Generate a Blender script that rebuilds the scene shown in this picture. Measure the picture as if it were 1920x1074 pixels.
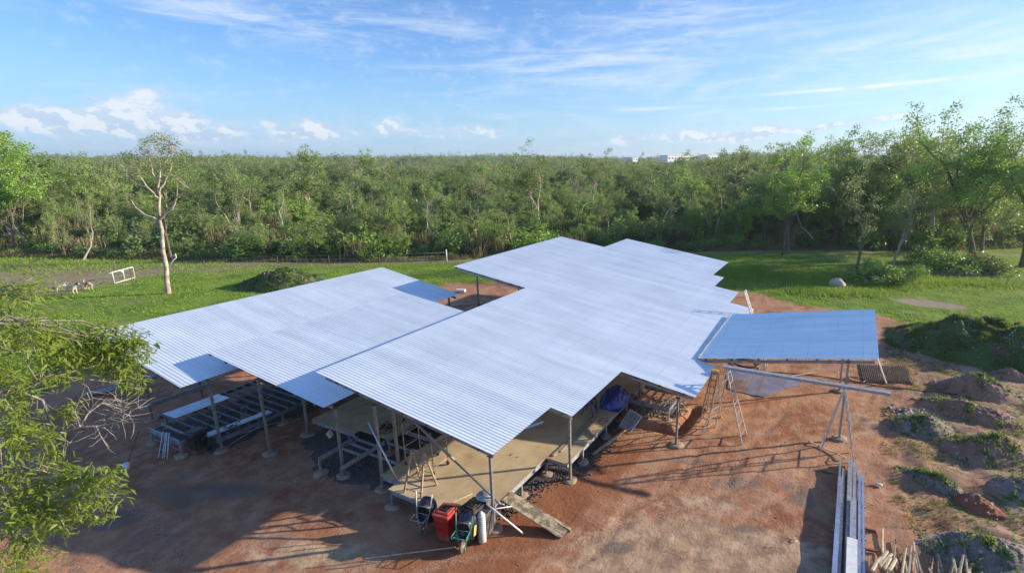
import bpy, math, random
import numpy as np
from mathutils import Vector, Matrix, Euler
R = math.radians
rng = np.random.default_rng(7)
random.seed(7)
for o in list(bpy.data.objects): bpy.data.objects.remove(o)
scn = bpy.context.scene
col = scn.collection

# ------------------------------------------------------------------ camera
F, PPX, PPY, PITCH, YAW, CH = 959.96, 1115.76, 535.43, R(13.8946), R(26.6239), 12.0
cam = bpy.data.cameras.new('camera'); camo = bpy.data.objects.new('camera', cam); col.objects.link(camo)
cam.sensor_width = 36; cam.lens = F/1920*36
cam.shift_x = -(PPX-960)/1920; cam.shift_y = (PPY-537)/1920
cam.clip_start = .1; cam.clip_end = 12000
camo.location = (0, 0, CH); camo.rotation_euler = (math.pi/2-PITCH, 0, YAW)
scn.camera = camo
scn.render.resolution_x, scn.render.resolution_y = 1024, 572

# ------------------------------------------------------------------ light
SUN_EL = 17.8
sx, sy = .788, .616                      # horizontal direction towards the sun (world x, y)
sund = Vector((sx*math.cos(R(SUN_EL)), sy*math.cos(R(SUN_EL)), math.sin(R(SUN_EL))))
sl = bpy.data.lights.new('sun', 'SUN'); sl.energy = 4.9; sl.angle = R(.7); sl.color = (1, .87, .68)
so = bpy.data.objects.new('sun', sl); col.objects.link(so)
so.rotation_euler = sund.to_track_quat('Z', 'Y').to_euler()
so.location = (60, 40, 40)
scn.view_settings.view_transform = 'Standard'; scn.view_settings.look = 'None'
scn.view_settings.exposure = .82; scn.view_settings.gamma = 1

class NT:
    """small helper round a node tree"""
    def __init__(s, tree): s.t = tree; s.n = tree.nodes; s.l = tree.links
    def node(s, typ, **kw):
        n = s.n.new(typ)
        for k, v in kw.items():
            if k.startswith('_'): setattr(n, k[1:], v)
        return n
    def put(s, sock, v):
        if isinstance(v, bpy.types.NodeSocket): s.l.new(v, sock)
        elif v is not None: sock.default_value = v
    def math(s, op, a, b=None, c=None, clamp=False):
        n = s.n.new('ShaderNodeMath'); n.operation = op; n.use_clamp = clamp
        s.put(n.inputs[0], a)
        if b is not None: s.put(n.inputs[1], b)
        if c is not None: s.put(n.inputs[2], c)
        return n.outputs[0]
    def mix(s, f, a, b, mode='MIX'):
        n = s.n.new('ShaderNodeMix'); n.data_type = 'RGBA'; n.blend_type = mode
        s.put(n.inputs[0], f)
        for i, v in ((6, a), (7, b)):
            if isinstance(v, tuple) and len(v) == 3: v = v+(1,)
            s.put(n.inputs[i], v)
        return n.outputs[2]
    def noise(s, vec, scale, detail=4, rough=.55, out=0, dist=0):
        n = s.n.new('ShaderNodeTexNoise'); s.put(n.inputs['Vector'], vec)
        n.inputs['Scale'].default_value = scale; n.inputs['Detail'].default_value = detail
        n.inputs['Roughness'].default_value = rough; n.inputs['Distortion'].default_value = dist
        return n.outputs[out]
    def ramp(s, v, lo, hi):
        n = s.n.new('ShaderNodeMapRange'); n.interpolation_type = 'SMOOTHSTEP'
        s.put(n.inputs[0], v); s.put(n.inputs[1], lo); s.put(n.inputs[2], hi)
        n.inputs[3].default_value = 0; n.inputs[4].default_value = 1
        return n.outputs[0]
    def comb(s, x, y, z):
        n = s.n.new('ShaderNodeCombineXYZ'); s.put(n.inputs[0], x); s.put(n.inputs[1], y); s.put(n.inputs[2], z)
        return n.outputs[0]
    def sep(s, v):
        n = s.n.new('ShaderNodeSeparateXYZ'); s.put(n.inputs[0], v); return n.outputs

# ------------------------------------------------------------------ sky
world = bpy.data.worlds.new('World'); scn.world = world; world.use_nodes = True
w = NT(world.node_tree); w.n.clear()
sky = w.n.new('ShaderNodeTexSky'); sky.sky_type = 'NISHITA'; sky.sun_disc = False
sky.sun_elevation = R(SUN_EL); sky.sun_rotation = math.atan2(sx, sy)
sky.air_density = 1.0; sky.dust_density = .5; sky.ozone_density = 3.0; sky.altitude = 50
tc = w.n.new('ShaderNodeTexCoord')
dx, dy, dz = w.sep(tc.outputs['Generated'])
hor = w.math('SQRT', w.math('ADD', w.math('MULTIPLY', dx, dx), w.math('MULTIPLY', dy, dy)))
# bearing and elevation in degrees; bearing 0 = the compass direction of world -sin(yaw), cos(yaw)
ca, sa = math.cos(YAW), math.sin(YAW)
bx = w.math('ADD', w.math('MULTIPLY', dx, ca), w.math('MULTIPLY', dy, sa))
by = w.math('SUBTRACT', w.math('MULTIPLY', dy, ca), w.math('MULTIPLY', dx, sa))
az = w.math('MULTIPLY', w.math('ARCTAN2', bx, by), 180/math.pi)
el = w.math('MULTIPLY', w.math('ARCTAN2', dz, hor), 180/math.pi)
def gau(x0, w0, y0, h0, rot=0.):
    u = w.math('SUBTRACT', az, x0); v = w.math('SUBTRACT', el, y0)
    v = w.math('SUBTRACT', v, w.math('MULTIPLY', u, rot))
    u = w.math('DIVIDE', u, w0); v = w.math('DIVIDE', v, h0)
    d = w.math('ADD', w.math('MULTIPLY', u, u), w.math('MULTIPLY', v, v))
    return w.math('EXPONENT', w.math('MULTIPLY', d, -1.))
def addup(l):
    o = l[0]
    for x in l[1:]: o = w.math('ADD', o, x)
    return o
# cirrus: streaks on a high flat layer
zc = w.math('ADD', w.math('MAXIMUM', dz, 0), .07)
pl = w.comb(w.math('DIVIDE', bx, zc), w.math('MULTIPLY', w.math('DIVIDE', by, zc), .9), 0.)
ang = w.comb(w.math('MULTIPLY', az, .05), w.math('ADD', w.math('MULTIPLY', el, .33), w.math('MULTIPLY', az, -.012)), 1.)
n1 = w.noise(ang, 1.15, 8, .62, dist=.9)
n2 = w.noise(ang, 3.2, 6, .65, dist=.5)
nn = w.math('ADD', w.math('MULTIPLY', n1, .72), w.math('MULTIPLY', n2, .28))
cm = addup([gau(-33, 9, 11.6, 1.3, -.05), w.math('MULTIPLY', gau(-20, 10, 12.2, 1.6), .8), w.math('MULTIPLY', gau(-2, 14, 8.5, 2.6), .75),
            w.math('MULTIPLY', gau(8, 12, 13.2, 2.5, .08), .75), w.math('MULTIPLY', gau(26, 14, 8., 2.6, .05), .9), w.math('MULTIPLY', gau(55, 22, 8., 6.), .8)])
cir = w.math('MULTIPLY', w.ramp(nn, .40, .68), w.math('MINIMUM', cm, 1.), clamp=True)
cir = w.math('ADD', w.math('MULTIPLY', cir, .62), w.math('MULTIPLY', w.ramp(nn, .46, .72), .22))
# cumulus bank low over the horizon
cp = w.comb(w.math('MULTIPLY', az, .22), w.math('MULTIPLY', el, .36), 3.)
cn = w.noise(cp, 2.3, 9, .62)
cp2 = w.comb(w.math('MULTIPLY', w.math('SUBTRACT', az, .5), .22), w.math('MULTIPLY', w.math('SUBTRACT', el, .35), .36), 3.)
cn2 = w.noise(cp2, 2.3, 9, .62)
mk = addup([w.math('MULTIPLY', gau(-46, 3.0, 2.7, 1.3), .7), w.math('MULTIPLY', gau(-39.8, 2.4, 3.9, 1.6), .95), w.math('MULTIPLY', gau(-42.5, 4.5, 2.6, 1.1), .75), w.math('MULTIPLY', gau(-36.5, 4, 2.1, 1.0), .7), w.math('MULTIPLY', gau(-28, 4.0, 2.4, 1.2), .9),
            w.math('MULTIPLY', gau(-21, 1.6, 3.3, .8, .3), .8), w.math('MULTIPLY', gau(-14, 6.5, 2.7, .85), .62),
            w.math('MULTIPLY', gau(2.5, 3.4, 1.9, .6, .12), .7), w.math('MULTIPLY', gau(10.5, 4.2, 2.2, .8), .85), w.math('MULTIPLY', gau(17.5, 3.2, 2.7, .7, .12), .95),
            w.math('MULTIPLY', gau(23.2, 2.6, 3.0, .42, .16), .85), w.math('MULTIPLY', gau(28.6, 2.4, 3.7, .4, .14), .85)])
thr = w.math('ADD', cn, w.math('MULTIPLY', mk, .56))
cum = w.ramp(thr, .72, .92)
light = w.ramp(w.math('SUBTRACT', cn, cn2), -.05, .07)
hi = w.ramp(w.math('ADD', w.math('MULTIPLY', el, .2), w.math('MULTIPLY', light, .6)), .45, 1.15)
band = w.math('MULTIPLY', w.math('MULTIPLY', w.ramp(el, 4.6, 2.4), w.ramp(w.noise(ang, 1.6, 6, .6), .35, .62)), w.ramp(az, 30., -10.))
thin = w.math('MULTIPLY', w.math('MAXIMUM', w.ramp(thr, .50, .78), w.math('MULTIPLY', band, .6)), .5)
# long thin bars on the right
bars = addup([gau(26.5, 8.5, 6.55, .16, .035), w.math('MULTIPLY', gau(20., 4., 4.9, .13, .03), .5), w.math('MULTIPLY', gau(6., 4., 5.1, .16, .03), .45)])
bars = w.math('MULTIPLY', bars, w.ramp(w.noise(cp, 1.4, 7, .6), .3, .55))
bgs = w.mix(1., sky.outputs[0], (.70, .91, 1.22), 'MULTIPLY')
SC = 5.75
veil = w.math('MULTIPLY', w.ramp(az, -25., 45.), w.math('MULTIPLY', w.ramp(el, 24., 0.), .30))
c0 = w.mix(veil, bgs, (.80*SC, .88*SC, .95*SC))
c0 = w.mix(w.math('MULTIPLY', w.ramp(el, 11., 0.), w.math('SUBTRACT', .72, w.math('MULTIPLY', w.ramp(az, -30., 30.), .42))), c0, (.40*SC, .66*SC, .92*SC))
c1 = w.mix(w.math('MINIMUM', cir, .8), c0, (.86*SC, .93*SC, 1.0*SC))
c2 = w.mix(thin, c1, (.58*SC, .72*SC, .90*SC))
cc = w.mix(hi, (.52*SC, .64*SC, .83*SC), (.92*SC, .94*SC, .97*SC))
c3 = w.mix(w.math('MULTIPLY', cum, .68), c2, cc)
c4 = w.mix(w.math('MINIMUM', w.math('MULTIPLY', bars, .9), .8), c3, (.95*SC, .97*SC, 1.0*SC))
bgn = w.n.new('ShaderNodeBackground'); w.l.new(c4, bgn.inputs[0]); bgn.inputs[1].default_value = .105
wo = w.n.new('ShaderNodeOutputWorld'); w.l.new(bgn.outputs[0], wo.inputs[0])

# ------------------------------------------------------------------ materials
def mat(name):
    m = bpy.data.materials.new(name); m.use_nodes = True
    t = NT(m.node_tree); bs = t.n['Principled BSDF']
    return m, t, bs
def bump(t, bs, h, strength=.4, dist=.02):
    b = t.n.new('ShaderNodeBump'); b.inputs['Strength'].default_value = strength; b.inputs['Distance'].default_value = dist
    t.put(b.inputs['Height'], h); t.l.new(b.outputs[0], bs.inputs['Normal'])
def simple(name, c, rough=.6, metal=0., var=.25, scale=6., bmp=0., c2=None, dust=0.):
    m, t, bs = mat(name)
    g = t.n.new('ShaderNodeNewGeometry'); P = g.outputs['Position']
    n = t.noise(P, scale, 5, .6)
    dark = c2 or tuple(x*(1-var) for x in c)
    lite = tuple(min(1, x*(1+var*.6)) for x in c)
    cc = t.mix(t.ramp(n, .3, .7), dark, lite)
    if dust:
        zz = t.sep(P)[2]; dn = t.math('ADD', t.noise(P, 5, 6, .7), t.math('MULTIPLY', t.ramp(zz, .45, 0.), .22))
        cc = t.mix(t.math('MULTIPLY', t.ramp(dn, .48, .74), dust), cc, (.33, .20, .13))
    t.put(bs.inputs['Base Color'], cc)
    bs.inputs['Roughness'].default_value = rough; bs.inputs['Metallic'].default_value = metal
    t.put(bs.inputs['Roughness'], t.math('ADD', t.math('MULTIPLY', t.noise(P, scale*2.7, 3), .25), rough-.12, clamp=True))
    if bmp: bump(t, bs, t.noise(P, scale*5, 4), bmp)
    return m
M = {}
M['galv'] = simple('galvanised_steel', (.42, .44, .46), .48, .55, .3, 9, dust=.5)
M['post'] = simple('painted_steel_post', (.26, .25, .235), .5, .35, .25, 5, dust=.5)
M['beam'] = simple('galvanised_beam', (.30, .33, .36), .45, .5, .3, 4)
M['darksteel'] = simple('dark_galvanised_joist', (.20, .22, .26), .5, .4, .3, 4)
M['purlin'] = simple('galvanised_purlin', (.36, .39, .43), .42, .6, .3, 3)
M['bluesteel'] = simple('wrapped_blue_steel', (.50, .56, .66), .3, .75, .2, 2.2)
M['alu'] = simple('aluminium', (.62, .61, .56), .42, .6, .2, 8)
M['conc'] = simple('concrete', (.36, .26, .185), .9, 0, .3, 7, .4)
M['timber'] = simple('weathered_timber', (.36, .28, .18), .85, 0, .35, 8, .3)
M['fresh'] = simple('fresh_split_timber', (.62, .50, .32), .85, 0, .3, 10, .3)
M['greytimber'] = simple('grey_timber', (.33, .29, .24), .9, 0, .4, 12, .3)
M['bark'] = simple('tree_bark', (.16, .12, .09), .9, 0, .45, 5, .6)
M['pale_bark'] = simple('pale_gum_bark', (.52, .43, .35), .85, 0, .4, 2.2, .4, (.27, .19, .15))
M['deadwood'] = simple('dead_wood', (.44, .38, .32), .9, 0, .35, 5, .4)
M['red'] = simple('red_plastic', (.42, .012, .016), .38, 0, .25, 4, dust=.5)
M['redlid'] = simple('faded_red_plastic', (.46, .05, .035), .5, 0, .3, 7, dust=.5)
M['orange'] = simple('orange_lid', (.50, .16, .05), .6, 0, .3, 9)
M['blackp'] = simple('black_plastic', (.014, .015, .017), .42, 0, .3, 6, dust=.5)
M['darkp'] = simple('dark_grey_plastic', (.05, .055, .065), .45, 0, .3, 6, dust=.5)
M['tray'] = simple('dark_blue_tray', (.012, .02, .045), .4, 0, .3, 5, dust=.5)
M['greenp'] = simple('green_painted_tube', (.05, .34, .22), .4, .1, .25, 9, dust=.5)
M['rubber'] = simple('rubber', (.03, .028, .026), .8, 0, .3, 9)
M['dusty'] = simple('dusty_rubber', (.20, .13, .09), .9, 0, .4, 9)
M['white'] = simple('white_paint', (.72, .72, .69), .5, 0, .12, 5)
M['ribbed'] = simple('pale_plastic', (.62, .60, .57), .45, .1, .15, 5, dust=.5)
M['yellow'] = simple('yellow_paint', (.55, .36, .04), .5, 0, .25, 6)
M['yellabel'] = simple('yellow_label', (.62, .52, .10), .5, 0, .2, 20)
M['tarp'] = simple('blue_tarpaulin', (.012, .04, .26), .4, 0, .35, 5, .3, dust=.5)
M['bluepaint'] = simple('blue_paint', (.02, .04, .19), .5, .1, .25, 6)
M['foil'] = simple('foil_roll', (.46, .46, .50), .35, .5, .2, 8)
M['foilred'] = simple('red_foil_face', (.34, .07, .05), .5, .1, .3, 8)
M['rust'] = simple('rusty_rod', (.24, .07, .03), .85, .1, .3, 9)
M['rock'] = simple('rock', (.30, .24, .19), .9, 0, .5, 6, .5)
M['limestone'] = simple('pale_rock', (.55, .44, .36), .9, 0, .3, 3, .5)
M['fur_white'] = simple('cream_fur', (.66, .55, .42), .95, 0, .2, 14, .5)
M['fur_black'] = simple('black_fur', (.03, .025, .02), .95, 0, .2, 14, .5)
M['fur_tan'] = simple('tan_fur', (.42, .17, .07), .95, 0, .2, 14, .5)
M['stonewaste'] = simple('pale_rubble', (.42, .37, .33), .95, 0, .55, 9, .7)
M['hose'] = simple('black_hose', (.05, .03, .028), .55, 0, .3, 9)
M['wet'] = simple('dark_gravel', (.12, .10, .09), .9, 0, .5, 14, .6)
M['wall'] = simple('white_render', (.75, .74, .72), .6, 0, .08, .3)
M['glassdark'] = simple('dark_window', (.05, .06, .08), .15, .1, .1, 1)

# zincalume sheet: streaky galvanised metal, rows of screw heads above each purlin
def roof_mat(name, base, pur0, rough=.40):
    m, t, bs = mat(name)
    g = t.n.new('ShaderNodeNewGeometry'); P = g.outputs['Position']
    x, y, z = t.sep(P)
    st = t.noise(t.comb(t.math('MULTIPLY', x, .18), t.math('MULTIPLY', y, 1.2), 0.), 1.3, 6, .65)
    st2 = t.noise(t.comb(t.math('MULTIPLY', x, .5), t.math('MULTIPLY', y, .25), 0.), 1., 4, .5)
    sheet = t.n.new('ShaderNodeTexWhiteNoise'); sheet.noise_dimensions = '1D'
    t.put(sheet.inputs['W'], t.math('FLOOR', t.math('DIVIDE', y, .762)))
    k = t.math('ADD', t.math('MULTIPLY', t.math('SUBTRACT', st, .5), .42), t.math('MULTIPLY', t.math('SUBTRACT', st2, .5), .22))
    k = t.math('ADD', k, t.math('MULTIPLY', t.math('SUBTRACT', sheet.outputs[0], .5), .09))
    fx = t.math('ABSOLUTE', t.math('SUBTRACT', t.math('FRACT', t.math('DIVIDE', t.math('SUBTRACT', x, pur0), 1.1)), .5))
    screw = t.math('LESS_THAN', fx, .012)
    fy = t.math('ABSOLUTE', t.math('SUBTRACT', t.math('FRACT', t.math('DIVIDE', y, .152)), .5))
    screw = t.math('MULTIPLY', screw, t.math('LESS_THAN', fy, .2))
    v = t.math('ADD', k, 1.)
    v = t.math('MULTIPLY', v, t.math('SUBTRACT', 1., t.math('MULTIPLY', screw, .26)))
    vv = t.comb(t.math('MULTIPLY', v, base[0]), t.math('MULTIPLY', v, base[1]), t.math('MULTIPLY', v, base[2]))
    t.put(bs.inputs['Base Color'], vv)
    bs.inputs['Metallic'].default_value = .5
    t.put(bs.inputs['Roughness'], t.math('ADD', t.math('MULTIPLY', st, .18), rough-.06))
    return m
M['roof'] = roof_mat('corrugated_zinc', (.84, .90, .94), .2)
M['roof2'] = roof_mat('corrugated_zinc_carport', (.76, .92, 1.0), .5, .36)

# particleboard deck with sheet joints
def deck_mat():
    m, t, bs = mat('particleboard_floor')
    g = t.n.new('ShaderNodeNewGeometry'); P = g.outputs['Position']; x, y, z = t.sep(P)
    jx = t.math('LESS_THAN', t.math('ABSOLUTE', t.math('SUBTRACT', t.math('FRACT', t.math('DIVIDE', x, .9)), .5)), .006)
    jy = t.math('LESS_THAN', t.math('ABSOLUTE', t.math('SUBTRACT', t.math('FRACT', t.math('DIVIDE', y, 3.6)), .5)), .0015)
    j = t.math('MAXIMUM', jx, jy)
    n = t.noise(P, .9, 6, .62); n2 = t.noise(P, 22, 3, .6)
    c = t.mix(t.ramp(n, .3, .75), (.44, .33, .19), (.60, .48, .30))
    c = t.mix(t.math('MULTIPLY', t.ramp(n2, .4, .7), .18), c, (.24, .17, .09))
    c = t.mix(t.math('MULTIPLY', j, .45), c, (.13, .09, .05))
    dirt = t.ramp(t.noise(P, 1.7, 5, .6), .56, .72)
    c = t.mix(t.math('MULTIPLY', dirt, .35), c, (.30, .15, .08))
    t.put(bs.inputs['Base Color'], c); bs.inputs['Roughness'].default_value = .7
    bump(t, bs, n2, .15, .01)
    return m
M['deck'] = deck_mat()

def leaf_mat(name, c1, c2, c3, trans=.3, shiny=.5):
    """leaf colour varies leaf by leaf (attribute 'hue') and tree by tree"""
    m, t, bs = mat(name)
    a = t.n.new('ShaderNodeAttribute'); a.attribute_name = 'hue'; h = a.outputs['Fac']
    oi = t.n.new('ShaderNodeObjectInfo'); r = oi.outputs['Random']
    c = t.mix(h, c1, c2)
    c = t.mix(t.math('MULTIPLY', t.ramp(r, .35, 1.), .75), c, c3)
    g = t.n.new('ShaderNodeNewGeometry')
    v = t.math('ADD', .72, t.math('MULTIPLY', t.math('FRACT', t.math('MULTIPLY', r, 7.31)), .6))
    hs = t.n.new('ShaderNodeHueSaturation'); t.put(hs.inputs['Value'], v); t.put(hs.inputs['Color'], c)
    t.put(bs.inputs['Base Color'], hs.outputs[0]); bs.inputs['Roughness'].default_value = shiny
    bs.inputs['Specular IOR Level'].default_value = .35
    tr = t.n.new('ShaderNodeBsdfTranslucent')
    t.put(tr.inputs[0], t.mix(.5, hs.outputs[0], (.42, .55, .10), 'MIX'))
    mx = t.n.new('ShaderNodeMixShader'); mx.inputs[0].default_value = trans
    t.l.new(bs.outputs[0], mx.inputs[1]); t.l.new(tr.outputs[0], mx.inputs[2])
    t.l.new(mx.outputs[0], t.n['Material Output'].inputs[0])
    return m
M['leaf'] = leaf_mat('gum_leaves', (.13, .21, .045), (.27, .39, .08), (.21, .28, .08))
M['leaf_olive'] = leaf_mat('olive_leaves', (.135, .205, .06), (.28, .36, .11), (.25, .27, .11))
M['leaf_bright'] = leaf_mat('bright_leaves', (.14, .27, .035), (.31, .46, .08), (.2, .28, .06))
M['leaf_dark'] = leaf_mat('dark_leaves', (.085, .15, .045), (.18, .26, .065), (.13, .17, .07))
M['leaf_grey'] = leaf_mat('sparse_grey_leaves', (.14, .17, .07), (.24, .28, .10), (.2, .23, .09), .3)
M['leaf_near'] = leaf_mat('yellow_green_leaves', (.21, .30, .03), (.60, .64, .13), (.24, .34, .05), .5, .45)
M['grass'] = leaf_mat('lawn_grass', (.14, .25, .02), (.31, .42, .05), (.2, .28, .04), .35, .6)
M['weeds'] = leaf_mat('weed_leaves', (.045, .085, .018), (.11, .16, .035), (.10, .12, .04), .3, .6)
M['dryleaf'] = leaf_mat('dry_grass_stalks', (.17, .13, .07), (.30, .24, .13), (.2, .15, .09), .2, .8)

def soil_mat(name, a, b, green=.0, gscale=1.2, dark=None):
    m, t, bs = mat(name)
    g = t.n.new('ShaderNodeNewGeometry'); P = g.outputs['Position']
    n = t.noise(P, 1.5, 8, .65); n2 = t.noise(P, 9, 6, .65)
    c = t.mix(t.ramp(n, .3, .7), a, b)
    c = t.mix(t.math('MULTIPLY', t.ramp(n2, .45, .75), .5), c, tuple(x*.5 for x in a))
    if dark: c = t.mix(t.ramp(t.noise(P, .8, 5, .6), .45, .6), c, dark)
    if green:
        gm = t.ramp(t.noise(P, gscale, 7, .7), .62-green*.22, .68-green*.16)
        c = t.mix(gm, c, t.mix(n2, (.03, .07, .012), (.10, .18, .025)))
    t.put(bs.inputs['Base Color'], c); bs.inputs['Roughness'].default_value = .95
    bump(t, bs, t.math('ADD', n2, t.noise(P, 30, 4, .7)), .8, .05)
    return m
M['mound_green'] = soil_mat('grassy_mound', (.12, .065, .04), (.22, .13, .08), 1.1, 1.0, (.05, .04, .035))
M['mound_brown'] = soil_mat('brown_soil_mound', (.26, .135, .09), (.42, .26, .175), .35, 1.4)
M['mound_grey'] = soil_mat('ash_grey_soil_mound', (.17, .135, .115), (.36, .27, .22), .5, 1.6)
M['mound_red'] = soil_mat('red_soil_mound', (.26, .085, .042), (.40, .15, .075), .08, 1.6)

# ------------------------------------------------------------------ mesh builder
class MB:
    def __init__(s): s.v = []; s.f = []; s.mi = []; s.cur = 0; s.sm = []; s.smooth = False
    def add(s, vs, fs):
        o = len(s.v); s.v += [tuple(v) for v in vs]
        for f in fs: s.f.append([i+o for i in f]); s.mi.append(s.cur); s.sm.append(s.smooth)
    def box(s, c, size, rz=0., rot=None):
        hx, hy, hz = [k/2 for k in size]
        Mx = rot if rot is not None else Matrix.Rotation(rz, 3, 'Z')
        vs = [Vector(c)+Mx@Vector((x, y, z)) for x in (-hx, hx) for y in (-hy, hy) for z in (-hz, hz)]
        s.add(vs, [(0, 1, 3, 2), (4, 6, 7, 5), (0, 4, 5, 1), (2, 3, 7, 6), (0, 2, 6, 4), (1, 5, 7, 3)])
    def frame(s, p, q):
        p, q = Vector(p), Vector(q); d = (q-p); L = d.length; d = d/L
        up = Vector((0, 0, 1)) if abs(d.z) < .95 else Vector((1, 0, 0))
        x = d.cross(up).normalized(); y = x.cross(d)
        return p, q, d, L, x, y
    def bar(s, p, q, w, h):
        p, q, d, L, x, y = s.frame(p, q)
        vs = [e+x*a*w/2+y*b*h/2 for e in (p, q) for a, b in ((-1, -1), (1, -1), (1, 1), (-1, 1))]
        s.add(vs, [(3, 2, 1, 0), (4, 5, 6, 7)]+[(i, (i+1) % 4, 4+(i+1) % 4, 4+i) for i in range(4)])
    def csec(s, p, q, w, h, t=.012, flip=1):
        """C-section steel: web and two flanges"""
        p, q, d, L, x, y = s.frame(p, q)
        for cx, cy, ww, hh in ((-w/2*flip, 0, t, h), (t/2*flip, h/2-t/2, w-t, t), (t/2*flip, -h/2+t/2, w-t, t)):
            vs = [e+x*(cx+a*ww/2)+y*(cy+b*hh/2) for e in (p, q) for a, b in ((-1, -1), (1, -1), (1, 1), (-1, 1))]
            s.add(vs, [(3, 2, 1, 0), (4, 5, 6, 7)]+[(i, (i+1) % 4, 4+(i+1) % 4, 4+i) for i in range(4)])
    def tube(s, pts, r, n=8, cap=True):
        pts = [Vector(p) for p in pts]; k = len(pts)
        rs = r if isinstance(r, (list, tuple)) else [r]*k
        ring = []; x = None; sm = s.smooth; s.smooth = True
        base = len(s.v); vs = []
        for i, p in enumerate(pts):
            d = (pts[min(i+1, k-1)]-pts[max(i-1, 0)]).normalized()
            if x is None:
                up = Vector((0, 0, 1)) if abs(d.z) < .9 else Vector((1, 0, 0)); x = d.cross(up).normalized()
            else: x = (x-d*x.dot(d)).normalized()
            y = d.cross(x)
            vs += [p+(x*math.cos(a)+y*math.sin(a))*rs[i] for a in [2*math.pi*j/n for j in range(n)]]
        fs = [(i*n+j, i*n+(j+1) % n, (i+1)*n+(j+1) % n, (i+1)*n+j) for i in range(k-1) for j in range(n)]
        if cap: fs += [tuple(reversed(range(n))), tuple((k-1)*n+j for j in range(n))]
        s.add(vs, fs); s.smooth = sm
    def lathe(s, c, prof, n=16, axis=None):
        Mx = axis if axis is not None else Matrix.Identity(3)
        vs = []; sm = s.smooth; s.smooth = True
        for r, z in prof: vs += [Vector(c)+Mx@Vector((r*math.cos(2*math.pi*j/n), r*math.sin(2*math.pi*j/n), z)) for j in range(n)]
        k = len(prof)
        fs = [(i*n+j, i*n+(j+1) % n, (i+1)*n+(j+1) % n, (i+1)*n+j) for i in range(k-1) for j in range(n)]
        fs += [tuple(reversed(range(n))), tuple((k-1)*n+j for j in range(n))]
        s.add(vs, fs); s.smooth = sm
    def poly(s, pts, z0, z1):
        n = len(pts); vs = [(x, y, z0) for x, y in pts]+[(x, y, z1) for x, y in pts]
        s.add(vs, [tuple(reversed(range(n))), tuple(range(n, 2*n))]+[(i, (i+1) % n, n+(i+1) % n, n+i) for i in range(n)])
    def build(s, name, m, parent=None, loc=None, bevel=0.):
        me = bpy.data.meshes.new(name)
        L = Vector(loc) if loc is not None else (Vector(parent['_o']) if parent is not None and '_o' in parent else Vector((0, 0, 0)))
        me.from_pydata([tuple(Vector(v)-L) for v in s.v], [], s.f)
        ms = m if isinstance(m, (list, tuple)) else [m]
        for k in ms: me.materials.append(M[k] if isinstance(k, str) else k)
        me.polygons.foreach_set('material_index', s.mi); me.polygons.foreach_set('use_smooth', s.sm); me.update()
        o = bpy.data.objects.new(name, me); col.objects.link(o)
        if parent is not None: o.parent = parent; o['_o'] = tuple(L)
        elif loc is not None: o.location = L
        if bevel:
            b = o.modifiers.new('bevel', 'BEVEL'); b.width = bevel; b.segments = 2; b.limit_method = 'ANGLE'
        return o
def tag(o, label=None, cat=None, group=None, kind=None):
    if label: o['label'] = label
    if cat: o['category'] = cat
    if group: o['group'] = group
    if kind: o['kind'] = kind
    return o
def thing(name, label, cat, loc, group=None):
    o = bpy.data.objects.new(name, None); col.objects.link(o); o.location = loc; o.empty_display_size = .3
    o['_o'] = tuple(loc)
    return tag(o, label, cat, group)
def copy_tree(o, parent=None):
    c = o.copy(); col.objects.link(c)
    if parent is not None: c.parent = parent
    for ch in list(o.children): copy_tree(ch, c)
    return c
def npmesh(name, V, Fq, m, hue=None, parent=None, smooth=False):
    """mesh from numpy arrays of quads or triangles"""
    me = bpy.data.meshes.new(name); n = len(Fq); k = Fq.shape[1]
    me.vertices.add(len(V)); me.vertices.foreach_set('co', V.astype(np.float32).ravel())
    me.loops.add(n*k); me.loops.foreach_set('vertex_index', Fq.astype(np.int32).ravel())
    me.polygons.add(n); me.polygons.foreach_set('loop_start', np.arange(0, n*k, k, dtype=np.int32))
    if smooth: me.polygons.foreach_set('use_smooth', np.ones(n, bool))
    me.materials.append(M[m] if isinstance(m, str) else m)
    if hue is not None:
        at = me.attributes.new('hue', 'FLOAT', 'FACE'); at.data.foreach_set('value', hue.astype(np.float32))
    me.update(calc_edges=True)
    o = bpy.data.objects.new(name, me); col.objects.link(o)
    if parent is not None: o.parent = parent
    return o

# pixel of the photograph -> point in the world (used to measure where things stand)
def ray(x, y):
    rx = (x-PPX)/F; ru = (PPY-y)/F
    Y = math.cos(PITCH)+ru*math.sin(PITCH); Z = -math.sin(PITCH)+ru*math.cos(PITCH)
    return Vector((rx*ca-Y*sa, rx*sa+Y*ca, Z))
def G(x, y, z=0.):
    d = ray(x, y); t = (z-CH)/d.z
    return Vector((d.x*t, d.y*t, z))
def bearing(deg, dist):
    b = R(deg); X = math.sin(b)*dist; Y = math.cos(b)*dist
    return X*ca-Y*sa, X*sa+Y*ca

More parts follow.
